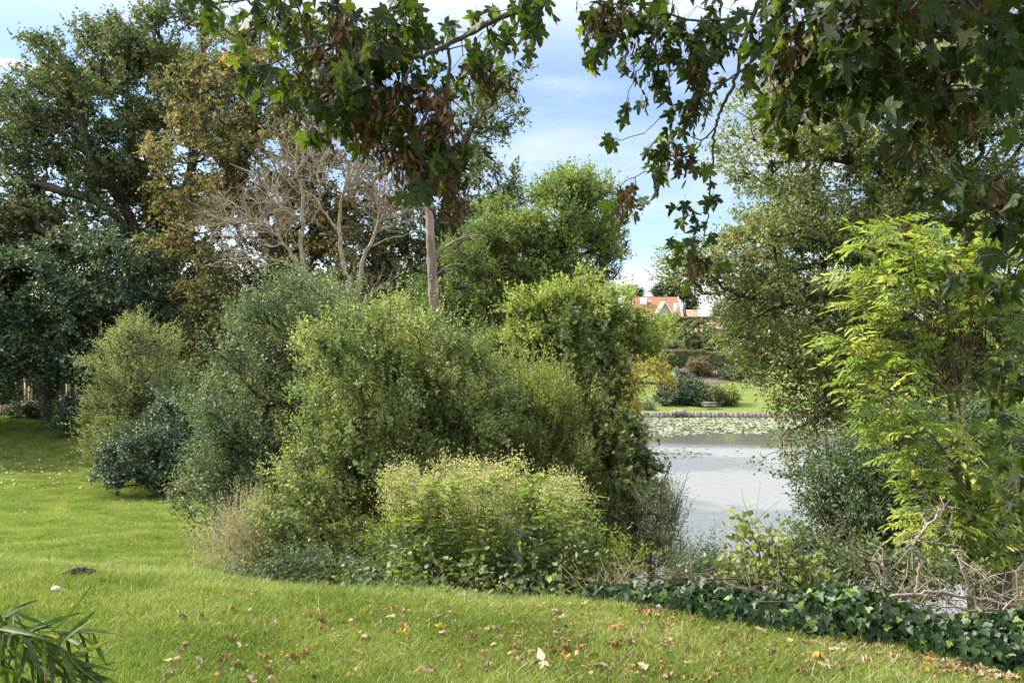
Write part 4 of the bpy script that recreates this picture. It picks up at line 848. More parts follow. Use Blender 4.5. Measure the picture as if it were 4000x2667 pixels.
thicket('loosestrife_clump', 'dark spiky waterside plants against the bright water', 'plant', [(2780, 2260, 90, 55), (2700, 2250, 60, 60), (2880, 2310, 80, 35), (2650, 2290, 60, 50)], 8.6, .3, G_BUSH, 170, 5, 8, .05, 'lance', 105, upshoot=1.4, slen=.25, spread=.7)
thicket('hawthorn_scrub', 'twiggy mixed scrub behind the ivy below the round-leaved bush', 'scrub', [(3250, 2240, 140, 70), (3450, 2240, 140, 80), (3150, 2150, 70, 70), (3650, 2270, 150, 70)], 7.6, .5, G_BRAM, 220, 4, 5, .055, 'oval', 106)
thicket('dry_grass_clump', 'pale dead grasses and seed heads at the foot of the sallow', 'plant', [(960, 2060, 60, 70), (920, 2140, 110, 70), (1010, 2160, 70, 80), (840, 2180, 60, 40)], 11.6, .4, G_DRY, 200, 6, 10, .045, 'lance', 107, upshoot=2.2, slen=.4, bark=STRAW, spread=.35, tshift=-.02)
thicket('weedy_undergrowth', 'mixed weeds at the left foot of the sallow bush', 'undergrowth', [(1130, 2215, 120, 35), (1330, 2240, 120, 25), (1000, 2240, 90, 20)], 9.6, .3, G_SALLOW_D, 110, 5, 6, .05, 'dia', 108)
# dry seed stalks right of the clump
rs = np.random.RandomState(110)
def stalks(name, label, cat, pxr, Yr, hr, n, mat, seed, heads=None, lean=.2, rad=.0022):
    rs = np.random.RandomState(seed); root = base(sum(pxr) / 2, sum(Yr) / 2); g = Geo(); hg = Geo()
    for k in range(n):
        b = base(rs.uniform(*pxr), rs.uniform(*Yr)); h = rs.uniform(*hr); l = rs.normal(size=2) * lean * h
        c = curve([b, b + [l[0] * .3, l[1] * .3, h * .5], b + [l[0], l[1], h * .95]], 5); g.tube(c, np.linspace(rad, rad * .4, len(c)), 4)
        if heads: 
            kk = 26; pp = c[-1] + rs.normal(size=(kk, 3)) * heads; V, Fx, T = place('dia', pp, rs.normal(size=(kk, 3)) + [0, 0, 1], rs.normal(size=(kk, 3)), rs.uniform(.012, .02, kk), np.clip(rs.normal(.4, .2, kk), 0, 1)); hg.add(V - root, Fx, T)
    g.V = [v - root for v in g.V]; e = thing(name, label, cat, root); link('stems', g.mesh('dry stems', mat, True), e)
    if heads: link('seed_heads', hg.mesh('seed heads', G_DRY), e)
stalks('thistle_clump', 'brown dried thistle stems with fluffy heads beside the small dark willow', 'plant', (2370, 2520), (7.6, 8.6), (.55, 1.0), 34, TWIG, 111, (.03, .03, .02))
stalks('dead_grass_tuft', 'bleached dead grass stems arching at the left end of the ivy', 'grass', (2300, 2560), (6.1, 6.8), (.1, .42), 150, STRAW, 112, None, .6, .0018)
stalks('dead_grass_tuft', 'scattered dry grass stems under the goldenrod clump', 'grass', (1650, 2250), (6.7, 7.2), (.08, .4), 110, STRAW, 113, None, .5, .0018)
stalks('dead_grass_tuft', 'tall thin dry stalks rising out of the ivy in front of the water', 'grass', (2700, 3400), (5.6, 6.4), (.3, .8), 26, STRAW, 114, None, .25, .0022)
stalks('goldenrod_stalks', 'thin dry feathery stalks above the right side of the clump', 'plant', (2000, 2320), (7.8, 9.), (.9, 1.35), 30, STRAW, 115, (.015, .015, .05), .08)
# bare twig plant before the water
g = Geo(); root = base(2950, 6.6); cs = [[(2955, 2200), (2950, 2060), (2970, 1880)], [(2950, 2060), (2910, 1970), (2895, 1910)], [(2955, 2030), (3000, 1990), (3045, 1955)], [(2965, 2080), (3010, 2050), (3030, 2080)], [(3060, 2200), (3075, 2080), (3070, 2010)]]
for c_ in cs:
    c = curve([P(a, b, 6.6) for a, b in c_], 6); g.tube(c, np.linspace(.0022, .0008, len(c)), 4)
g.tube(curve([root, P(2955, 2200, 6.6)], 3), .003, 4); g.V = [v - root for v in g.V]
e = thing('bare_twig', 'thin leafless twig standing up before the white water', 'twig', root); link('stem', g.mesh('twig stem', TWIG), e)

# ============================================================ fallen dead branches
def deadbranch(label, paths, Y, seed, twn=11, mat=DEADWOOD):
    rs = np.random.RandomState(seed); allp = []; g = Geo()
    for pts, ra, rb in paths:
        c = curve([P(q[0], q[1], q[2] if len(q) > 2 else Y) for q in pts], 7); c += rs.normal(size=c.shape) * .006; g.tube(c, np.linspace(ra, rb, len(c)), 7, bump=.08, seed=seed); allp.append(c)
    A = np.vstack(allp); j = rs.randint(0, len(A), twn * len(paths)); o = A[j]; d = norm(rs.normal(size=o.shape) + [0, 0, .2]); l = rs.uniform(.06, .35, len(o))
    m = o + d * l[:, None] * .5; b = m + norm(d + rs.normal(size=o.shape) * .5) * l[:, None] * .5
    g.cones(o, m, .004, .003, 4); g.cones(m, b, .003, .0015, 4); g.cones(m, m + norm(d + rs.normal(size=o.shape) * .8) * l[:, None] * .35, .0025, .0012, 3)
    root = A[0].copy(); g.V = [v - root for v in g.V]; e = thing('dead_branch', label, 'branch', root, 'dead branches thrown behind the ivy'); link('wood', g.mesh('dead branch', mat, True), e)
deadbranch('upright crooked dead branch forking behind the ivy', [([(3576, 2320), (3594, 2196), (3570, 2137), (3588, 2095), (3659, 2012), (3683, 1970)], .014, .006), ([(3588, 2098), (3641, 2119), (3731, 2131), (3760, 2180), (3820, 2268), (3900, 2330)], .009, .004), ([(3659, 2012), (3710, 2060), (3712, 1990), (3683, 1970)], .008, .004)], 6.4, 121)
deadbranch('pale snapped branch end sticking up left of the crooked one', [([(3546, 2330), (3487, 2274), (3455, 2220), (3439, 2172)], .012, .008), ([(3470, 2240), (3430, 2200), (3405, 2185)], .01, .004), ([(3410, 2330), (3430, 2250), (3438, 2200)], .008, .004)], 6.3, 122, 12)
deadbranch('long dark branch lying along the top of the ivy', [([(3480, 2330), (3671, 2315), (3850, 2339), (4000, 2385), (4100, 2430)], .012, .012), ([(3520, 2350), (3700, 2365), (3900, 2400)], .008, .005)], 6.0, 123, 14)
deadbranch('thin dark branches arching down across the right end of the ivy', [([(3750, 2180, 5.4), (3800, 2330, 5.4), (3880, 2440, 5.3), (4020, 2480, 5.2)], .009, .009), ([(3850, 2440, 5.4), (3960, 2340, 5.4), (4030, 2300, 5.4)], .006, .004), ([(3700, 2200, 5.6), (3860, 2300, 5.6), (4040, 2420, 5.5)], .006, .004)], 5.4, 124, 10)
deadbranch('heap of grey twigs behind the ivy at the right edge', [([(3550 + 40 * k, 2360 - (k % 4) * 30), (3680 + 35 * k, 2310 + (k % 3) * 30), (3820 + 30 * k, 2350 + (k % 5) * 14)], .005, .003) for k in range(3)], 6.6, 125, 8, TWIG)
deadbranch('arching thorny bramble stem looping before the round-leaved bush', [([(3090, 2170), (3140, 2118), (3231, 2098), (3314, 2131), (3403, 2226), (3440, 2300)], .006, .004)], 6.3, 126, 30, TWIG)

# ============================================================ bamboo in the near corner
G_BAM = leafmat('bamboo leaves', [(0, .025, .048, .014), (.5, .048, .085, .02), (.8, .10, .14, .035), (.93, .22, .24, .05), (1, .30, .17, .07)], trans=.4, rough=.4, spec=.5)
def bam_variant(i, rs, mat):
    g = Geo(); n = 7; t = np.linspace(0, 1, n); wd = .05 * np.sin(np.pi * np.clip(t, .03, 1) ** .7) + .004; b = rs.uniform(.05, .4); z = -b * t * t; tw = rs.uniform(-.3, .3)
    V = np.vstack([np.column_stack([-wd, t, z + .03 * (t > 0) + tw * wd * t * 6]), np.column_stack([0 * t, t, z]), np.column_stack([wd, t, z + .03 * (t > 0) - tw * wd * t * 6])])
    f = []
    for k in range(n - 1): f += [(k, n + k, n + k + 1, k + 1), (n + k, 2 * n + k, 2 * n + k + 1, n + k + 1)]
    tint = np.full(len(V), np.clip(rs.normal(.4, .22), 0, .85)) if i % 5 else np.tile(np.interp(t, [0, .6, .8, 1], [.8, .85, .97, 1]), 3)
    g.add(V, f, tint); return g.mesh('bamboo leaf', mat, True)
rs = np.random.RandomState(131); root = np.array([-1.9, 2.3, 0.0]); g = Geo(); cand = []
for pts in [[(-260, 2420), (0, 2455), (200, 2462), (365, 2472)], [(-200, 2430), (20, 2460), (150, 2500), (230, 2580), (280, 2680)], [(-200, 2500), (0, 2480), (120, 2540), (160, 2660)], [(-200, 2380), (0, 2410), (60, 2390)], [(-100, 2480), (120, 2480), (280, 2560), (330, 2700)], [(-200, 2600), (-50, 2560), (60, 2620), (80, 2720)]]:
    c = curve([P(a, b, 2.3 + rs.uniform(-.15, .15)) for a, b in pts], 8); g.tube(c, np.linspace(.0032, .0012, len(c)), 5); cand.append(c)
g.tube(curve([(-2.0, 2.3, 0), (-2.02, 2.3, .5), (-1.55, 2.3, 1.0)], 6), .006, 6)
g.V = [v - root for v in g.V]
e = thing('bamboo_plant', 'bamboo spray with long narrow leaves leaning into the near left corner', 'bamboo', root); link('stem', g.mesh('bamboo stems', STEMG, True), e)
A = np.vstack([c[6:] for c in cand]); n = 150; j = rs.randint(0, len(A), n); pos = A[j]
tip = norm(np.column_stack([rs.uniform(-.1, 1.0, n), rs.normal(size=n) * .45, rs.normal(size=n) * .55 - .35])); dn = rs.rand(n) < .45; tip[dn] = norm(tip[dn] * [.4, .6, .3] + [0.1, 0, -.8])
nor = norm(rs.normal(size=(n, 3)) * .5 + [0, -.7, .7]); sz = rs.uniform(.08, .155, n)
leaf_parts(e, 'leaf', variants('bam', bam_variant, G_BAM, 15), pos, tip, nor, sz, root, rs)

# ============================================================ fallen leaves, molehill, stone
G_TAN = leafmat('fallen tan leaves', [(.15, .10, .06), (.25, .18, .115), (.37, .29, .19), (.46, .38, .27)], trans=.15, rough=.75, tcol=(1, .8, .5))
G_BRN = leafmat('fallen brown leaves', [(.09, .05, .025), (.17, .10, .05), (.28, .15, .06), (.38, .2, .06)], trans=.15, rough=.7, tcol=(1, .7, .4))
G_YEL = leafmat('fallen yellow leaves', [(.50, .30, .03), (.60, .40, .05), (.65, .48, .09), (.45, .3, .1)], trans=.2, rough=.6, tcol=(1, .8, .3))
def curled(i, rs, mat):
    V, Fc = maple_leaf(0, 0, i + 50); a = rs.uniform(2.2, 5.5); x, y = V[:, 0].copy(), V[:, 1].copy()
    V[:, 0] = np.sin(x * a) / a; V[:, 2] = (1 - np.cos(x * a)) / a * rs.choice([1, 1, -.7]) + rs.uniform(-.3, .5) * (y - .4) ** 2 + rs.normal(size=len(V)) * .03
    V[:, 2] -= V[:, 2].min(); g = Geo(); g.add(V, Fc, np.clip(rs.normal(.5, .25), 0, 1) + rs.normal(size=len(V)) * .04)
    g.add([(-.008, -.4, .05), (.008, -.4, .05), (.008, .05, .03), (-.008, .05, .03)], [(0, 1, 2, 3)], .1); return g.mesh('fallen leaf', mat)
V_TAN = variants('tan', curled, G_TAN, 12); V_BRN = variants('brn', curled, G_BRN, 10); V_YEL = variants('yel', curled, G_YEL, 5); V_DRK = variants('drk', curled, G_IVY, 3)
rs = np.random.RandomState(141)
def fallen(px, py, me, label, size, group=None, lift=.022):
    size = size * .8
    Y = CAMZ * F / (py - 1333); x = (px - 2000) / F * Y
    o = thing('fallen_leaf', label, 'leaf', (x, Y, gz(x, Y) + lift), group, me)
    o.rotation_euler = (rs.normal() * .3, rs.normal() * .3, rs.rand() * 6.28); o.scale = (size,) * 3; return o
for px, py, vs, s, lab in [(1580, 2475, V_YEL, .12, 'large yellow and orange fallen leaf, the left of two near the middle of the lawn'), (1735, 2468, V_YEL, .09, 'bright yellow fallen leaf right of the large orange one'), (2195, 2595, V_YEL, .09, 'golden fallen leaf touching a big pale curled leaf at the bottom of the lawn'),
        (2130, 2635, V_TAN, .14, 'big pale curled leaf at the bottom middle of the lawn'), (2125, 2605, V_BRN, .10, 'dark brown curled leaf just above the big pale one'), (1440, 2365, V_YEL, .05, 'small cream and yellow leaf below the left part of the bushes'), (710, 2435, V_DRK, .10, 'single blackish green curled leaf alone in the bright grass'),
        (680, 2640, V_TAN, .12, 'long pale curled leaf at the lower left of the lawn'), (700, 2595, V_TAN, .10, 'flat cream leaf in the grass above the long pale curled one'), (880, 2515, V_TAN, .11, 'pair-like folded tan leaf near the left third of the lawn'), (915, 2400, V_BRN, .08, 'brown curled leaf in the grass above the folded tan leaf'), (1265, 2285, V_BRN, .08, 'orange leaf caught at the lawn crest before the sallow bush'),
        (3180, 2590, V_YEL, .09, 'orange-yellow leaf among tan ones near the ivy'), (3380, 2610, V_TAN, .12, 'crumpled tan leaf with an orange one beside it, close to the ivy'), (1975, 2415, V_DRK, .07, 'dark leaf standing on edge below the goldenrod clump'), (1430, 2395, V_YEL, .07, 'yellow edged leaf at the left below the goldenrod clump'), (1425, 2495, V_TAN, .09, 'flat pale leaf left of the large orange one'), (3750, 2555, V_TAN, .10, 'tan leaf lodged on the front of the ivy')]:
    fallen(px, py, vs[rs.randint(len(vs))], lab, s)
for i in range(282):
    px = 4000 * rs.rand() ** .62 if rs.rand() < .85 else rs.uniform(700, 3000); top = np.interp(px, [0, 1300, 2550, 4000], [2300, 2310, 2400, 2640]); py = rs.uniform(top, 2667)
    if px > 2400 and rs.rand() < .25: py = top + rs.rand() * 25
    if px < 900 and rs.rand() < .7: px += 1800; py = rs.uniform(2400, 2667)
    b = rs.rand() < .33; vs = V_BRN if b else V_TAN
    fallen(px, py, vs[rs.randint(len(vs))], 'curled brown leaf lying among many on the near lawn' if b else 'curled pale tan leaf lying among many on the near lawn', rs.uniform(.045, .10), 'fallen leaves scattered over the near lawn')
# small leaves on the lower lawn and the litter on the near one: beyond counting
def litter(name, label, pts, mats, sz, seed, lift=.02):
    rs = np.random.RandomState(seed); g = Geo(); n = len(pts); V, Fx, T = place('wide', pts + [0, 0, lift], rs.normal(size=(n, 3)) * [1, 1, .3], rs.normal(size=(n, 3)) * .4 + [0, 0, 1], rs.uniform(sz * .6, sz * 1.3, n), rs.rand(n)); g.add(V, Fx, T)
    o = thing(name, label, 'leaves', me=g.mesh(name, mats)); o['kind'] = 'stuff'
rs = np.random.RandomState(151)
px = rs.uniform(-100, 900, 900); Yv = 27 + 14 * rs.rand(900) ** .7; x = (px - 2000) / F * Yv; k = rs.rand(900) < np.interp(Yv, [27, 32, 41], [.06, .7, 1]); x, Yv = x[k], Yv[k]
litter('fallen_leaf_litter', 'tiny pale fallen leaves sprinkled over the far lower lawn', np.column_stack([x, Yv, ground_z(x, Yv)]), G_TAN, .095, 152, .10)
n = 3600; px = rs.uniform(700, 4000, n); py = rs.uniform(2330, 2667, n); k = (py > np.interp(px, [0, 1300, 2550, 4000], [2290, 2310, 2390, 2620])) & (rs.rand(n) < np.interp(px, [700, 2500, 4000], [.1, .6, 1])); Yv = CAMZ * F / (py[k] - 1333); x = (px[k] - 2000) / F * Yv
litter('leaf_fragments', 'broken bits of dry leaf between the grass blades', np.column_stack([x, Yv, ground_z(x, Yv)]), G_BRN, .030, 153, .033)
# molehill
rs = np.random.RandomState(161); c = P(315, 2290, 6.3); c[2] = gz(c[0], c[1]); g = Geo(); A = np.linspace(0, 6.283, 33)[:-1]; R_ = np.linspace(0, 1, 9)[1:]; V = [(0, 0, .05)]
for r in R_:
    for a in A: V.append((.15 * r * math.cos(a), .09 * r * math.sin(a), .055 * (1 - r ** 2) - .004 + rs.normal() * .007))
V = np.array(V); f = []
for q in range(7):
    for k in range(32): f.append((1 + q * 32 + k, 1 + q * 32 + (k + 1) % 32, 1 + (q + 1) * 32 + (k + 1) % 32, 1 + (q + 1) * 32 + k))
g.add(V, f); g.add(V[:33], [(0, 1 + k, 1 + (k + 1) % 32, 1 + (k + 1) % 32) for k in range(0)] or [(0, 1, 2, 3)])
for k in range(90):
    a = rs.rand() * 6.28; r = rs.rand() ** .7; q = np.array([.16 * r * math.cos(a), .10 * r * math.sin(a), .055 * (1 - r * r)]); s = rs.uniform(.006, .014); g.box(q - s, q + s)
thing('molehill', 'small dark molehill of crumbled earth in the grass at the left', 'molehill', c, me=g.mesh('molehill', SOIL))
import bmesh
def rock(name, label, cat, loc, s, mat, seed, group=None):
    bm = bmesh.new(); bmesh.ops.create_icosphere(bm, subdivisions=3, radius=1); rs = np.random.RandomState(seed)
    co = np.array([v.co[:] for v in bm.verts]); w_ = 1 + .12 * wave(co, 1.4, seed) + .06 * wave(co, .5, seed + 1)
    for v, ww in zip(bm.verts, w_): v.co = (v.co.x * s[0] * ww, v.co.y * s[1] * ww, max(v.co.z, -.4) * s[2] * ww)
    me = bpy.data.meshes.new(name); bm.to_mesh(me); bm.free(); me.materials.append(mat)
    return thing(name, label, cat, loc, group, me)
STONE = barkmat('pale stone', (.28, .25, .22), (.45, .41, .36), 10, stretch=(1, 1, 1))
STONE_D = barkmat('weathered stone', (.13, .11, .10), (.28, .25, .23), 5, stretch=(1, 1, 1))
q = P(218, 2328, 5.9); rock('mushroom_cap', 'whitish round puffball in the grass in front of the molehill', 'mushroom', (q[0], q[1], gz(q[0], q[1]) + .03), (.035, .032, .022), STONE, 5)

# ============================================================ grass blades (instanced tufts)
G_GRASS = leafmat('grass blades', [(0, .06, .10, .02), (.35, .14, .195, .042), (.65, .21, .265, .065), (.85, .31, .335, .12), (1, .5, .44, .27)], trans=.4, rough=.5, spec=.35, tcol=(1.3, 1.4, .45))
def patchy(m):
    N, L = m.node_tree.nodes, m.node_tree.links; rp = [n for n in N if n.type == 'VALTORGB'][0]; src = rp.inputs[0].links[0].from_socket
    ge = N.new('ShaderNodeNewGeometry'); a = N.new('ShaderNodeTexNoise'); a.inputs['Scale'].default_value = 1.1; a.inputs['Detail'].default_value = 5; L.new(ge.outputs['Position'], a.inputs[0])
    mr = N.new('ShaderNodeMapRange'); mr.inputs[1].default_value = .35; mr.inputs[2].default_value = .65; mr.inputs[3].default_value = -.16; mr.inputs[4].default_value = .26; L.new(a.outputs[0], mr.inputs[0])
    sp = N.new('ShaderNodeSeparateXYZ'); L.new(ge.outputs['Position'], sp.inputs[0]); dx = N.new('ShaderNodeMapRange'); dx.inputs[1].default_value = -1; dx.inputs[2].default_value = 3; dx.inputs[3].default_value = 0; dx.inputs[4].default_value = .14; L.new(sp.outputs[0], dx.inputs[0])
    s1 = N.new('ShaderNodeMath'); L.new(src, s1.inputs[0]); L.new(mr.outputs[0], s1.inputs[1]); s2 = N.new('ShaderNodeMath'); L.new(s1.outputs[0], s2.inputs[0]); L.new(dx.outputs[0], s2.inputs[1]); L.new(s2.outputs[0], rp.inputs[0])
patchy(G_GRASS)
coll = bpy.data.collections.new('grass tufts')
for i in range(6):
    rs = np.random.RandomState(170 + i); nb = 20; g = Geo()
    b = rs.normal(size=(nb, 2)) * .022; h = rs.uniform(.022, .078, nb); ln = rs.normal(size=(nb, 2)) * .45; a = rs.rand(nb) * 6.28; wd = rs.uniform(.0013, .0027, nb)
    for k in range(nb):
        u = np.array([math.cos(a[k]), math.sin(a[k]), 0]) * wd[k]; p0 = np.array([*b[k], -.01]); l = np.array([*ln[k], 0]) * h[k]
        p1 = p0 + l * .4 + [0, 0, h[k] * .6]; p2 = p0 + l * 1.3 + [0, 0, h[k] * .97 + .004]
        g.add([p0 - u, p0 + u, p1 + u * .8, p1 - u * .8], [(0, 1, 2, 3)], np.clip(rs.normal(.45, .22), 0, 1)); t = g.T[-1][0]
        g.add([p1 - u * .8, p1 + u * .8, p2], [(0, 1, 2)], t)
    o = bpy.data.objects.new('grass_tuft', g.mesh('tuft', G_GRASS)); coll.objects.link(o)
def gn_scatter(name, label, pts, rots, scales, mat):
    g = Geo(); me = mesh_np(name, pts, np.zeros(0), np.zeros(0), mat)
    a = me.attributes.new('rot', 'FLOAT_VECTOR', 'POINT'); a.data.foreach_set('vector', rots.astype(np.float32).ravel())
    a = me.attributes.new('sc', 'FLOAT', 'POINT'); a.data.foreach_set('value', scales.astype(np.float32))
    ng = bpy.data.node_groups.new(name, 'GeometryNodeTree'); ng.interface.new_socket('Geometry', in_out='INPUT', socket_type='NodeSocketGeometry'); ng.interface.new_socket('Geometry', in_out='OUTPUT', socket_type='NodeSocketGeometry')
    N, L = ng.nodes, ng.links; gi = N.new('NodeGroupInput'); go = N.new('NodeGroupOutput'); ip = N.new('GeometryNodeInstanceOnPoints'); ci = N.new('GeometryNodeCollectionInfo')
    ci.inputs[0].default_value = coll; ci.inputs[1].default_value = True; ci.inputs[2].default_value = True
    ra = N.new('GeometryNodeInputNamedAttribute'); ra.data_type = 'FLOAT_VECTOR'; ra.inputs[0].default_value = 'rot'
    sa = N.new('GeometryNodeInputNamedAttribute'); sa.data_type = 'FLOAT'; sa.inputs[0].default_value = 'sc'
    L.new(gi.outputs[0], ip.inputs['Points']); L.new(ci.outputs[0], ip.inputs['Instance']); ip.inputs['Pick Instance'].default_value = True
    L.new(ra.outputs[0], ip.inputs['Rotation']); L.new(sa.outputs[0], ip.inputs['Scale']); L.new(ip.outputs[0], go.inputs[0])
    o = thing(name, label, 'grass', me=me); o['kind'] = 'stuff'; md = o.modifiers.new('scatter', 'NODES'); md.node_group = ng
rs = np.random.RandomState(181)
n = 62000; Yv = 2.9 + 6.3 * rs.rand(n) ** .8; x = rs.uniform(-.66, .66, n) * Yv; k = (Yv < crest(x) + 1.2) & ((Yv < ivy_front(x) + .1) | (x < .6)); x, Yv = x[k], Yv[k]
pts = np.column_stack([x, Yv, ground_z(x, Yv)]); patch = wave(pts, 1.1, 3) * .2 + 1
gn_scatter('lawn_grass', 'short bright green mown grass of the near lawn', pts, np.column_stack([rs.normal(size=(len(x), 2)) * .12, rs.rand(len(x)) * 6.28]), rs.uniform(.6, 1.15, len(x)) * patch, G_GRASS)
n = 90000; Yv = 6.5 + 48 * rs.rand(n) ** .8; x = Yv * rs.uniform(-.66, -.12, n); k = (lawn_mask(x, Yv) > .4) & (Yv > crest(x) + .6); x, Yv = x[k], Yv[k]
pts = np.column_stack([x, Yv, ground_z(x, Yv)])
gn_scatter('slope_grass', 'smooth sunlit grass of the lower lawn', pts, np.column_stack([rs.normal(size=(len(x), 2)) * .12, rs.rand(len(x)) * 6.28]), rs.uniform(.7, 1.2, len(x)) * np.interp(Yv, [7, 14, 30, 45], [1, 1.3, 1.6, 1.9]), G_GRASS)

# ============================================================ far bank
# lily pads
G_PAD = leafmat('lily pads', [(.06, .08, .03), (.13, .15, .07), (.24, .25, .14), (.40, .38, .30)], trans=.05, rough=.35, spec=.7)
rs = np.random.RandomState(191)
a = np.linspace(.3, 6.0, 7); PAD = (np.vstack([[0, 0, 0], np.column_stack([np.cos(a), np.sin(a), np.full(7, .02)])]) * .5, np.array([(0, i, i + 1) for i in range(1, 7)]))
def pads(label, pts, s):
    n = len(pts); g = Geo(); V, Fx, T = place(PAD, pts, np.column_stack([rs.normal(size=(n, 2)), rs.normal(size=n) * .09]), np.column_stack([rs.normal(size=(n, 2)) * .16, np.ones(n)]), rs.uniform(s * .6, s * 1.2, n), np.clip(rs.normal(.5, .25, n), 0, 1)); g.add(V, Fx, T)
    o = thing('lily_pads', label, 'lily pads', me=g.mesh('lily pads', G_PAD)); o['kind'] = 'stuff'
n = 17000; Yv = rs.uniform(74, 95.6, n); px = rs.uniform(2250, 4100, n); x = (px - 2000) / F * Yv; front = 75.8 + 3 * np.interp(px, [2300, 4000], [0, 2.5]) + .8 * np.sin(x * .4); den = smooth(-2.5, 6, wave(np.column_stack([x, Yv * .6, x * 0]), 6, 4) * 4 + (Yv - front) * .45)
k = (Yv > front) & (rs.rand(n) < den); pts = np.column_stack([x, Yv, np.full(n, WATER + .04)])[k]; pads('broad mat of water lily pads along the far bank', pts, .34)
n = 420; Yv = 65.5 + rs.normal(size=n) * 1.3; px = rs.uniform(2520, 2900, n); x = (px - 2000) / F * Yv; k = rs.rand(n) < smooth(-.6, .6, wave(np.column_stack([x, Yv, x * 0]), 2.5, 6)) * np.interp(px, [2500, 2700, 2900], [1, .8, .25])
pads('small drifting patch of lily pads on the open water', np.column_stack([x, Yv, np.full(n, WATER + .04)])[k], .3)
# stone edging wall
rs = np.random.RandomState(201); g = Geo(); xw = -2.0
EDGE = barkmat('edging stone', (.13, .11, .10), (.30, .26, .23), 2.2, stretch=(1, 1, 1))
while xw < 80:
    wd = rs.uniform(.35, .6); g.box((xw, 95.7 + rs.rand() * .06, WATER - .3), (xw + wd - .05, 96.3, -6.27 + rs.rand() * .1)); xw += wd
e = thing('lake_edging', 'low stone edging wall between the far lawn and the lily pads', 'wall', (0, 0, 0))
link('stone_blocks', g.mesh('stone blocks', EDGE), e, kind='stuff')
g = Geo(); q = P(2645, 1618, 95.6)
for k in range(9):
    s = rs.uniform(.18, .34); c = np.array([q[0] + rs.normal() * .4, 95.6 + rs.rand() * .5, -6.35 + rs.rand() * .15]); g.box(c - s, c + s)
link('stone', g.mesh('loose stones', EDGE), e)

def mound(name, label, cat, blobs, Y, rd, mat, n=9000, size=.22, seed=0, kind='wide', parts=('stems', 'foliage'), nodes=160, **kw):
    px = np.mean([b[0] for b in blobs]); sh = max(2, n // (nodes * 6))
    return make_tree(name, label, cat, base(px, Y), blobs, Y, rd, mat, nodes=nodes, shoots=sh, k=6, slen=kw.pop('slen', .5), size=size, kind=kind, seed=seed, gap=.0, r0=.02 if Y > 90 else .005, parts=parts, inner=kw.pop('inner', .55), **kw)
mound('rhododendron_bush', 'wide dark rhododendron mound on the far lawn', 'bush', [(2640, 1530, 70, 48), (2690, 1520, 80, 45), (2610, 1550, 45, 30), (2720, 1555, 60, 30), (2600, 1560, 45, 25)], 105, 3, G_RHODO, 16000, .26, 211, nodes=320, up=1.0)
mound('rhododendron_bush', 'lighter rounded rhododendron behind the picnic table', 'bush', [(2770, 1545, 60, 40), (2800, 1560, 40, 25), (2740, 1570, 40, 20)], 104, 2.6, G_FAR, 10000, .24, 212, nodes=220, up=1.0)
mound('rhododendron_bush', 'yellowish rounded bush at the right end of the dark mounds', 'bush', [(2850, 1548, 40, 38)], 104, 2, G_LIME, 5000, .22, 213, up=1.0)
mound('juniper_shrub', 'small dark spiky shrub at the corner of the far lawn', 'shrub', [(2530, 1590, 28, 20), (2545, 1600, 20, 12)], 99, 1, G_RHODO, 2500, .2, 214, nodes=80, kind='lance')
mound('acer_shrub', 'bronze maple shrub in front of the clipped hedge', 'shrub', [(2730, 1420, 40, 22), (2745, 1450, 38, 25), (2700, 1440, 22, 20)], 121, 2, G_RED, 7000, .26, 215)
for i, (px, py, rx) in enumerate([(2645, 1450, 9), (2662, 1455, 10), (2680, 1460, 9), (2700, 1466, 10), (2780, 1475, 10), (2800, 1478, 8)]):
    mound('lavender_mound', ['leftmost silver lavender mound at the tip of the far border', 'second silver lavender mound from the tip of the far border', 'third silver lavender mound from the tip of the far border', 'silver lavender mound touching the left of the bronze maple shrub', 'silver lavender mound just right of the bronze maple shrub', 'rightmost silver lavender mound near the dark low shrubs'][i], 'plant', [(px, py, rx, 7)], 120, .6, G_GREY, 900, .16, 220 + i, nodes=40, group='silver lavender mounds in the far border')
mound('dark_shrub', 'dark low shrubs at the right end of the far border', 'shrub', [(2860, 1460, 60, 25), (2930, 1470, 50, 20)], 119, 2, G_RHODO, 5000, .26, 227)
mound('garden_tree', 'olive round-headed tree above the far hedge', 'tree', [(2720, 1300, 70, 50), (2690, 1330, 60, 35), (2750, 1335, 50, 40)], 146, 3.5, G_FAR, 14000, .34, 228, nodes=260, parts=('trunk', 'crown'))
mound('garden_tree', 'pale wispy tree just below the house gable', 'tree', [(2620, 1270, 32, 40), (2600, 1310, 40, 35), (2640, 1300, 25, 35)], 152, 3, G_WILLOW, 7000, .36, 229, parts=('trunk', 'crown'))
mound('garden_tree', 'dark narrow tree right of the olive one', 'tree', [(2790, 1340, 28, 32), (2775, 1345, 30, 28)], 142, 2, G_RHODO, 4000, .34, 230, parts=('trunk', 'crown'))
mound('garden_shrub', 'greyish low shrub above the left end of the hedge', 'shrub', [(2600, 1350, 60, 24), (2640, 1355, 30, 20)], 136, 2, G_PALE, 5000, .32, 231)
mound('garden_shrub', 'light green shrub under the maple at the hedge end', 'shrub', [(2560, 1395, 45, 25), (2510, 1400, 50, 35)], 129, 2, G_MAPLE, 5000, .3, 232)
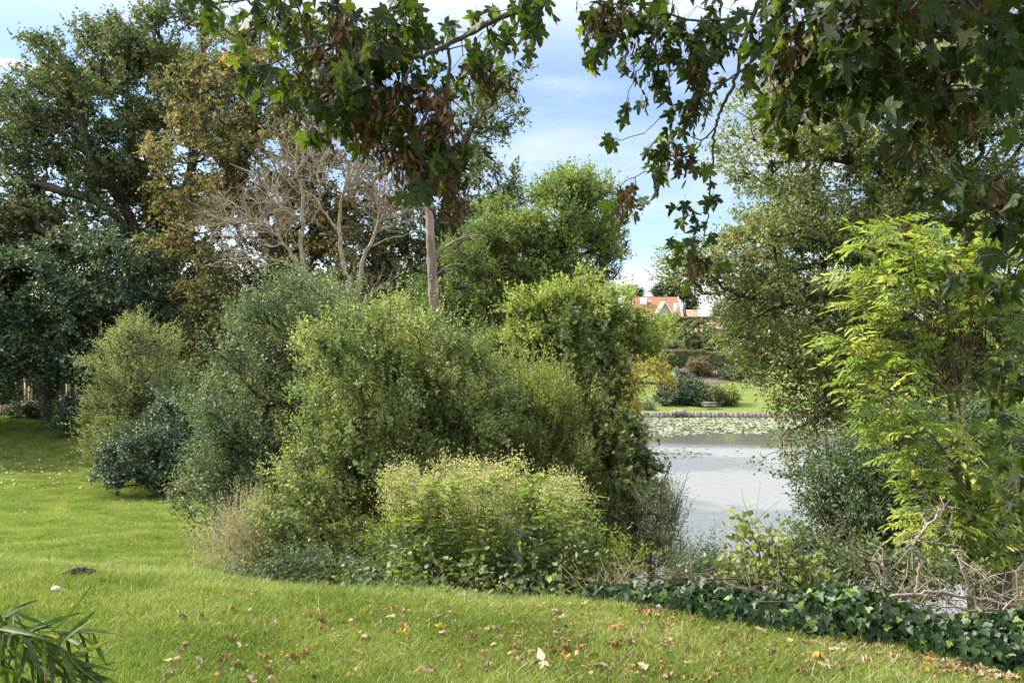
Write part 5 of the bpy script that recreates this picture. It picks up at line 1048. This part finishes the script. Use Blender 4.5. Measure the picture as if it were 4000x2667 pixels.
far_t = [(2860, 1230, 70, 70, 165, G_FAR, 'blue-green tree on the skyline behind the alder tips'), (2960, 1180, 90, 100, 170, G_PINE, 'dark pine glimpsed through the upper alder boughs'), (3080, 1250, 110, 100, 160, G_FAR, 'grey-green tree far behind the alder'), (3300, 1250, 160, 120, 155, G_FAR, 'broad far tree behind the middle of the alder'), (3600, 1230, 180, 140, 150, G_DARK, 'dark far tree behind the alder trunk'), (3900, 1230, 180, 150, 150, G_FAR, 'far tree behind the ash sapling'), (2960, 1370, 110, 60, 140, G_DARK, 'dark shrubby tree at the right end of the hedge'),
         (3200, 1400, 150, 70, 138, G_FAR, 'bushy tree beyond the water behind the low alder boughs'), (3500, 1420, 180, 70, 132, G_DARK, 'dark bushy tree beyond the water behind the ash'), (2300, 1250, 150, 90, 160, G_FAR, 'far tree hidden behind the green maples'), (3850, 1420, 200, 80, 130, G_RHODO, 'dark bushy tree beyond the water at the right edge')]
for i, (a, b, c, d, Y, mt, lab) in enumerate(far_t):
    mound('skyline_tree', lab, 'tree', [(a, b, c, d), (a - c * .4, b + d * .4, c * .6, d * .6), (a + c * .4, b + d * .4, c * .6, d * .6)], Y, 4, mt, 7000, .5, 240 + i, nodes=150, slen=1.2, parts=('trunk', 'crown'))
for i, (px, py, rx, ry, lab) in enumerate([(2585, 1140, 30, 30, 'dark flat-topped pine behind the left part of the red roof'), (2630, 1135, 35, 28, 'dark flat-topped pine behind the middle of the red roof'), (2668, 1150, 16, 18, 'small dark pine beside the roof end'), (2700, 1190, 9, 28, 'narrow conifer on the skyline right of the house'), (2480, 1150, 25, 10, 'low dark conifer tip left of the red roof')]):
    mound('pine_tree', lab, 'tree', [(px, py, rx, ry), (px + 8, py - ry * .5, rx * .5, ry * .5)], 235, 3, G_PINE, 2600, .6, 260 + i, nodes=70, slen=1.4, inner=.2, parts=('trunk', 'crown'), kind='lance' if False else 'wide')
Y = 36.0
make_tree('spruce_tree', 'dark conifer with only its branch tips showing right of the rounded maple', 'tree', base(2330, 42), [(2380, 900, 30, 40), (2385, 990, 40, 25), (2400, 1060, 35, 20), (2340, 1000, 60, 120)], 42, 1.5, G_PINE, gap=.0, nodes=160, shoots=5, k=8, slen=.6, size=.2, kind='lance', seed=270)
# clipped hedges
def hedge(label, a, b, Y, th, seed, mat, n=9000):
    """box hedge: leaf-covered block between pixels a=(x0,top) and b=(x1,bottom)"""
    rs = np.random.RandomState(seed); A = P(a[0], a[1], Y); B = P(b[0], b[1], Y); root = np.array([(A[0] + B[0]) / 2, Y, B[2]]); w_ = B[0] - A[0]; h = A[2] - B[2]
    f = rs.rand(n); p = np.column_stack([rs.uniform(0, w_, n), rs.uniform(0, th, n), rs.uniform(0, h, n)]); side = rs.choice(3, n, p=[.6, .3, .1]); nr = np.zeros((n, 3))
    p[side == 0, 1] = 0; nr[side == 0, 1] = -1; p[side == 1, 2] = h; nr[side == 1, 2] = 1; p[side == 2, 0] = 0; nr[side == 2, 0] = -1
    p += rs.normal(size=(n, 3)) * .06; p += np.array([A[0], Y, B[2]]) - root
    V, Fx, T = place('wide', p, rs.normal(size=(n, 3)) + [0, 0, .3], nr + rs.normal(size=(n, 3)) * .6, rs.uniform(.14, .24, n), np.clip(.5 + .15 * wave(p, 5, seed) + rs.normal(size=n) * .18, 0, .99)); g = Geo(); g.add(V, Fx, T)
    e = thing('clipped_hedge', label, 'hedge', root); link('foliage', g.mesh('hedge foliage', mat), e)
    g = Geo(); lo = np.array([A[0], Y, B[2]]) - root + .1; g.box(lo - [0, 0, .4], lo + [w_ - .2, th - .2, h + .12]); link('branches', g.mesh('hedge branches', TWIG), e)
hedge('long clipped hedge across the far garden', (2570, 1370), (2760, 1448), 131, 2.5, 281, G_HEDGE)
hedge('darker lower length of clipped hedge at the right end', (2763, 1378), (3000, 1452), 131, 2.5, 282, G_FAR)
hedge('high narrow hedge line just below the house', (2640, 1240), (2790, 1256), 172, 2, 283, G_FAR, 5000)
# path across the far border
g = Geo(); SOILF = barkmat('border soil', (.06, .045, .035), (.13, .10, .08), 3, stretch=(1, 1, 1))
xs2 = np.linspace(25.5, 40, 20)
V = [];
for xq in xs2:
    y0 = 115.5 + .2 * (xq - 25) ; 
    V += [(xq, y0, gz(xq, y0) + .03), (xq, y0 + 3.5, gz(xq, y0 + 3.5) + .03)]
g.add(V, [(2 * i, 2 * i + 2, 2 * i + 3, 2 * i + 1) for i in range(19)]); link('border_soil', g.mesh('border soil', SOILF), kind='structure')

# picnic table
WOODG = barkmat('grey timber', (.16, .15, .13), (.34, .32, .29), 8, stretch=(.3, 1, 1))
q = P(2772, 1592, 100); root = np.array([q[0], q[1], gz(q[0], q[1])])
e = thing('picnic_table', 'weathered grey picnic table on the far lawn before the rhododendrons', 'table', root)
def bx(name, lo, hi, mat, par): g = Geo(); g.box(lo, hi); return link(name, g.mesh(name, mat), par)
bx('tabletop', (-.8, -.38, .72), (.8, .38, .77), WOODG, e)
for s in (-1, 1):
    bx('bench', (-.8, s * .72 - .14, .43), (.8, s * .72 + .14, .475), WOODG, e)
    bx('crossbar', (s * .55 - .03, -.8, .37), (s * .55 + .03, .8, .428), WOODG, e)
    for t in (-1, 1):
        g = Geo(); g.prism([(s * .62 - .03, t * .25, .717), (s * .62 - .03, t * .33, .717), (s * .62 - .03, t * .62, 0), (s * .62 - .03, t * .54, 0)], (.055, 0, 0)); link('leg', g.mesh('leg', WOODG), e)

# ---------------------------------------------------------------- houses
def tile_mat(name, a, b):
    m, N, L, out = new_mat(name); tc = N.new('ShaderNodeTexCoord'); no = N.new('ShaderNodeTexNoise'); no.inputs['Scale'].default_value = 1.6; no.inputs['Detail'].default_value = 6; L.new(tc.outputs['Object'], no.inputs[0])
    r = mk_ramp(N, [(.3, *a), (.7, *b)]); L.new(no.outputs[0], r.inputs[0]); p = N.new('ShaderNodeBsdfPrincipled'); p.inputs['Roughness'].default_value = .8; L.new(r.outputs[0], p.inputs['Base Color']); L.new(p.outputs[0], out.inputs[0]); return m
TILE = tile_mat('orange clay tile', (.25, .10, .06), (.36, .165, .10)); TILE_B = tile_mat('brown clay tile', (.26, .16, .10), (.38, .25, .17)); CREAM = tile_mat('pale stone wall', (.42, .36, .26), (.52, .46, .35)); WHITE = tile_mat('white paint', (.74, .74, .72), (.8, .8, .79)); DARKG = tile_mat('window glass', (.03, .035, .04), (.05, .055, .06))
def roof_rows(par, e0, e1, r0, r1, mat, rows=14, name='tile'):
    """pantile courses from eaves line e0-e1 up to ridge line r0-r1, each course its own slightly lifted strip"""
    e0, e1, r0, r1 = map(lambda v: np.asarray(v, float), (e0, e1, r0, r1)); nrm_ = np.cross(e1 - e0, r0 - e0); nrm_ /= np.linalg.norm(nrm_)
    if nrm_[2] < 0: nrm_ = -nrm_
    for k in range(rows):
        a, b = k / rows, (k + 1) / rows + .02; A, B, C_, D_ = e0 + (r0 - e0) * a, e1 + (r1 - e1) * a, e1 + (r1 - e1) * b, e0 + (r0 - e0) * b
        g = Geo(); n = max(4, int(np.linalg.norm(e1 - e0) / .35)); V = []
        for i in range(2 * n + 1):
            t = i / (2 * n); lift = nrm_ * (.05 if i % 2 else 0); V += [A + (B - A) * t + lift + nrm_ * .08, D_ + (C_ - D_) * t + lift + nrm_ * .02]
        g.add(V, [(2 * i, 2 * i + 2, 2 * i + 3, 2 * i + 1) for i in range(2 * n)]); V2 = np.array(V); g.add([V2[0], V2[-2], V2[-2] - nrm_ * .08, V2[0] - nrm_ * .08], [(0, 1, 2, 3)])
        link(name, g.mesh(name, mat), par)
YH = 190; u = YH / F
root = np.array([(2575 - 2000) * u, YH, gz((2575 - 2000) * u, YH)])
H = thing('tiled_house', 'house with an orange pantiled roof and a white edged gable above the far gardens', 'house', root)
def R(px, py, dy=0): q = P(px, py, YH); q[1] += dy; return q - root
x0, x1 = R(2478, 0)[0], R(2664, 0)[0]; zr = R(0, 1156)[2]; ze = R(0, 1236)[2]
g = Geo(); g.box((x0 + .3, .4, -.5), (x1 - .3, 8.6, ze)); g.prism([(x0 + .3, .4, ze), (x0 + .3, 8.6, ze), (x0 + .3, 4.5, zr - .25)], (x1 - x0 - .6, 0, 0)); link('wall', g.mesh('house wall', CREAM), H)
rf = link('roof', None, H); roof_rows(rf, (x0, 0, ze), (x1, 0, ze), (x0, 4.5, zr), (x1, 4.5, zr), TILE, 12); roof_rows(rf, (x0, 9, ze), (x1, 9, ze), (x0, 4.5, zr), (x1, 4.5, zr), TILE, 4)
g = Geo(); g.prism([(x1 - .02, 0, ze - .1), (x1 - .02, 4.5, zr - .1), (x1 - .02, 9, ze - .1), (x1 - .02, 9, ze + .2), (x1 - .02, 4.5, zr + .2), (x1 - .02, 0, ze + .2)], (.12, 0, 0)); link('bargeboard', g.mesh('verge', WHITE), H)
# projecting front gable
gx, gz_, ge = R(2590, 0)[0], R(0, 1177)[2], R(0, 1240)[2]; hw = 2.3
g = Geo(); g.prism([(gx - hw, -2.2, -.5), (gx + hw, -2.2, -.5), (gx + hw, -2.2, ge), (gx, -2.2, gz_ - .25), (gx - hw, -2.2, ge)], (0, 2.6, 0)); link('gable_wall', g.mesh('gable wall', CREAM), H)
gr = link('gable_roof', None, H)
for s in (-1, 1): roof_rows(gr, (gx + s * (hw + .35), -2.6, ge - .35), (gx + s * (hw + .35), 3, ge - .35), (gx, -2.6, gz_), (gx, 3.4, gz_), TILE_B if s < 0 else TILE, 9)
for s in (-1, 1):
    g = Geo(); g.prism([(gx + s * (hw + .4), -2.75, ge - .45), (gx, -2.75, gz_ - .05), (gx, -2.75, gz_ - .4), (gx + s * (hw + .1), -2.75, ge - .75)], (0, .12, 0)); link('bargeboard', g.mesh('bargeboard', WHITE), H)
w_ = bx('window', (gx - .55, -2.26, ge - .5), (gx + .55, -2.2, ge + .6), WHITE, H); bx('pane', (gx - .45, -2.29, ge - .4), (gx - .04, -2.262, ge + .5), DARKG, w_); bx('pane', (gx + .04, -2.29, ge - .4), (gx + .45, -2.262, ge + .5), DARKG, w_)
bx('chimney', (R(2631, 0)[0], -.9, 0), (R(2650, 0)[0], .1, R(0, 1184)[2]), CREAM, H); bx('chimney', (R(2511, 0)[0], 2.2, R(0, 1200)[2]), (R(2533, 0)[0], 3.4, R(0, 1160)[2]), WHITE, H)
bx('skylight', (R(2541, 0)[0], 2.4, R(0, 1178)[2]), (R(2551, 0)[0], 2.9, R(0, 1170)[2]), WHITE, H)
def small_house(label, pxa, pxb, ridge, eave, Y, mat, name='tiled_house', cat='house'):
    xa, xb = (pxa - 2000) / F * Y, (pxb - 2000) / F * Y; r = np.array([(xa + xb) / 2, Y, gz((xa + xb) / 2, Y)]); w = (xb - xa) / 2; zr = P(0, ridge, Y)[2] - r[2]; ze = P(0, eave, Y)[2] - r[2]
    h = thing(name, label, cat, r); g = Geo(); g.box((-w + .2, .3, -.5), (w - .2, 6.7, ze)); link('wall', g.mesh('wall', TILE_B), h); ro = link('roof', None, h)
    roof_rows(ro, (-w, 0, ze), (w, 0, ze), (-w * .8, 3.5, zr), (w * .8, 3.5, zr), mat, 7); roof_rows(ro, (-w, 7, ze), (w, 7, ze), (-w * .8, 3.5, zr), (w * .8, 3.5, zr), mat, 3)
    bx('fascia', (-w, -.12, ze - .18), (w, -.02, ze + .02), WHITE, h)
small_house('brown hipped roof seen small to the right of the red house', 2685, 2740, 1208, 1240, 215, TILE_B)
small_house('low building with a brown roof and white fascia behind the olive tree', 2735, 2830, 1258, 1280, 160, TILE_B)

# ============================================================ brick wall and things at the far left
def brick_mat():
    m, N, L, out = new_mat('red brown brick'); tc = N.new('ShaderNodeTexCoord'); mp = N.new('ShaderNodeMapping'); mp.inputs['Rotation'].default_value = (radians(90), 0, 0); L.new(tc.outputs['Object'], mp.inputs[0])
    b = N.new('ShaderNodeTexBrick'); b.inputs['Scale'].default_value = 1; b.inputs['Brick Width'].default_value = .225; b.inputs['Row Height'].default_value = .075; b.inputs['Mortar Size'].default_value = .012
    b.inputs['Color1'].default_value = (.16, .075, .05, 1); b.inputs['Color2'].default_value = (.24, .12, .08, 1); b.inputs['Mortar'].default_value = (.28, .23, .19, 1); L.new(mp.outputs[0], b.inputs[0])
    p = N.new('ShaderNodeBsdfPrincipled'); p.inputs['Roughness'].default_value = .9; L.new(b.outputs[0], p.inputs['Base Color']); L.new(p.outputs[0], out.inputs[0]); return m
BRICK = brick_mat(); YW = 56; root = base(150, YW)
e = thing('brick_wall', 'stepped red-brown brick garden wall behind the shaded lawn', 'wall', root)
for a, b, t in [(-400, -60, 1560), (-60, 70, 1588), (70, 230, 1570), (230, 420, 1548), (420, 900, 1548)]:
    A = P(a, t, YW) - root; B = P(b, 1700, YW) - root; bx('wall_section', (A[0] + .02, 0, -.6), (B[0], .25, A[2]), BRICK, e); bx('coping', (A[0], -.04, A[2] + .003), (B[0] + .02, .29, A[2] + .07), STONE_D, e)
for i, px in enumerate([102, 265, 118, 300]):
    q = P(px, 1480, 57) ; r = base(px, 57); thing('fence_post', ['slim pale timber post behind the low wall, left one', 'thick timber post topped with a knob behind the high wall', 'short pale post close to the left slim one', 'leaning timber post right of the knobbed one'][i], 'post', r, me=(lambda g: (g.box((-.09, -.09, 0), (.09, .09, q[2] - r[2] - .1)), g.box((-.12, -.12, q[2] - r[2] - .097), (.12, .12, q[2] - r[2])), g.mesh('post', STRAW))[-1])(Geo()))
rock('boulder', 'pale grey boulder on the grass by the brick wall', 'rock', base(262, 52) + [0, 0, .1], (.75, .6, .42), STONE_D, 7)
mound('low_shrub', 'low dark shrub at the foot of the brick wall', 'shrub', [(90, 1610, 60, 28), (150, 1600, 50, 30)], 53, .7, G_TEAL, 4000, .14, 291)
mound('low_shrub', 'small round shrub against the wall right of the trunk', 'shrub', [(205, 1615, 22, 22)], 54, .5, G_PALE, 1500, .12, 292, nodes=60)
mound('low_shrub', 'dark self-sown shrub on the shaded bank right of the trunk', 'shrub', [(235, 1660, 40, 20), (270, 1600, 40, 50)], 45, .5, G_TEAL, 2500, .14, 293, nodes=80)

hedge('dark hedge standing behind the brick wall', (-500, 1440), (900, 1640), 61, 2.5, 285, G_TEAL, 26000)

# weeds in the lawn
rs = np.random.RandomState(301); g = Geo(); cx = rs.uniform(-3.2, 2.6, 420); cyy = rs.uniform(3.2, 5.6, 420); k = (cyy < ivy_front(cx) - .05) | (cx < .5); cx, cyy = cx[k], cyy[k]; k = rs.rand(len(cx)) < np.interp(cx, [-3, 0, 2.6], [.25, .6, 1]); cx, cyy = cx[k], cyy[k]
m = len(cx); O = np.repeat(np.column_stack([cx, cyy, ground_z(cx, cyy) + .012]), 9, 0); a = rs.rand(m * 9) * 6.28; O[:, :2] += rs.normal(size=(m * 9, 2)) * .02
V, Fx, T = place('oval', O, np.column_stack([np.cos(a), np.sin(a), rs.uniform(.2, .9, m * 9)]), rs.normal(size=(m * 9, 3)) * .3 + [0, 0, 1], rs.uniform(.018, .045, m * 9), np.clip(rs.normal(.45, .2, m * 9), 0, 1)); g.add(V, Fx, T)
o = thing('lawn_weeds', 'small broad leaved weeds and clover growing in the near lawn', 'weeds', me=g.mesh('weeds', G_BRAM)); o['kind'] = 'stuff'

# ground cover on the wild bank
rs = np.random.RandomState(311); n = 120000; px = rs.uniform(-1200, 5200, n); cyy = 5 + 50 * rs.rand(n) ** 1.3; cx = (px - 2000) / F * cyy
cz = ground_z(cx, cyy); k = (lawn_mask(cx, cyy) < .45) & (cz > WATER - .1) & (wave(np.column_stack([cx, cyy, cz]), 2.2, 12) > -.5 + rs.rand(n) * .3); k &= (cyy > crest(cx) + .9) | (cx < .5); cx, cyy, cz = cx[k], cyy[k], cz[k]; m = len(cx)
g = Geo(); hgt = rs.rand(m) ** 2 * .28 * (1 + .6 * wave(np.column_stack([cx, cyy, cz]), 1.5, 13)); V, Fx, T = place('wide', np.column_stack([cx, cyy, cz + .02 + np.abs(hgt)]), rs.normal(size=(m, 3)) + [0, 0, .5], rs.normal(size=(m, 3)) * .6 + [0, 0, 1], rs.uniform(.05, .11, m) * np.interp(cyy, [5, 15, 55], [.5, 1.1, 2.2]), np.clip(rs.normal(.45, .2, m), 0, 1)); g.add(V, Fx, T)
o = thing('ground_cover', 'low leafy ground cover on the wild bank under the bushes', 'ground cover', me=g.mesh('ground cover', G_BRAM)); o['kind'] = 'stuff'
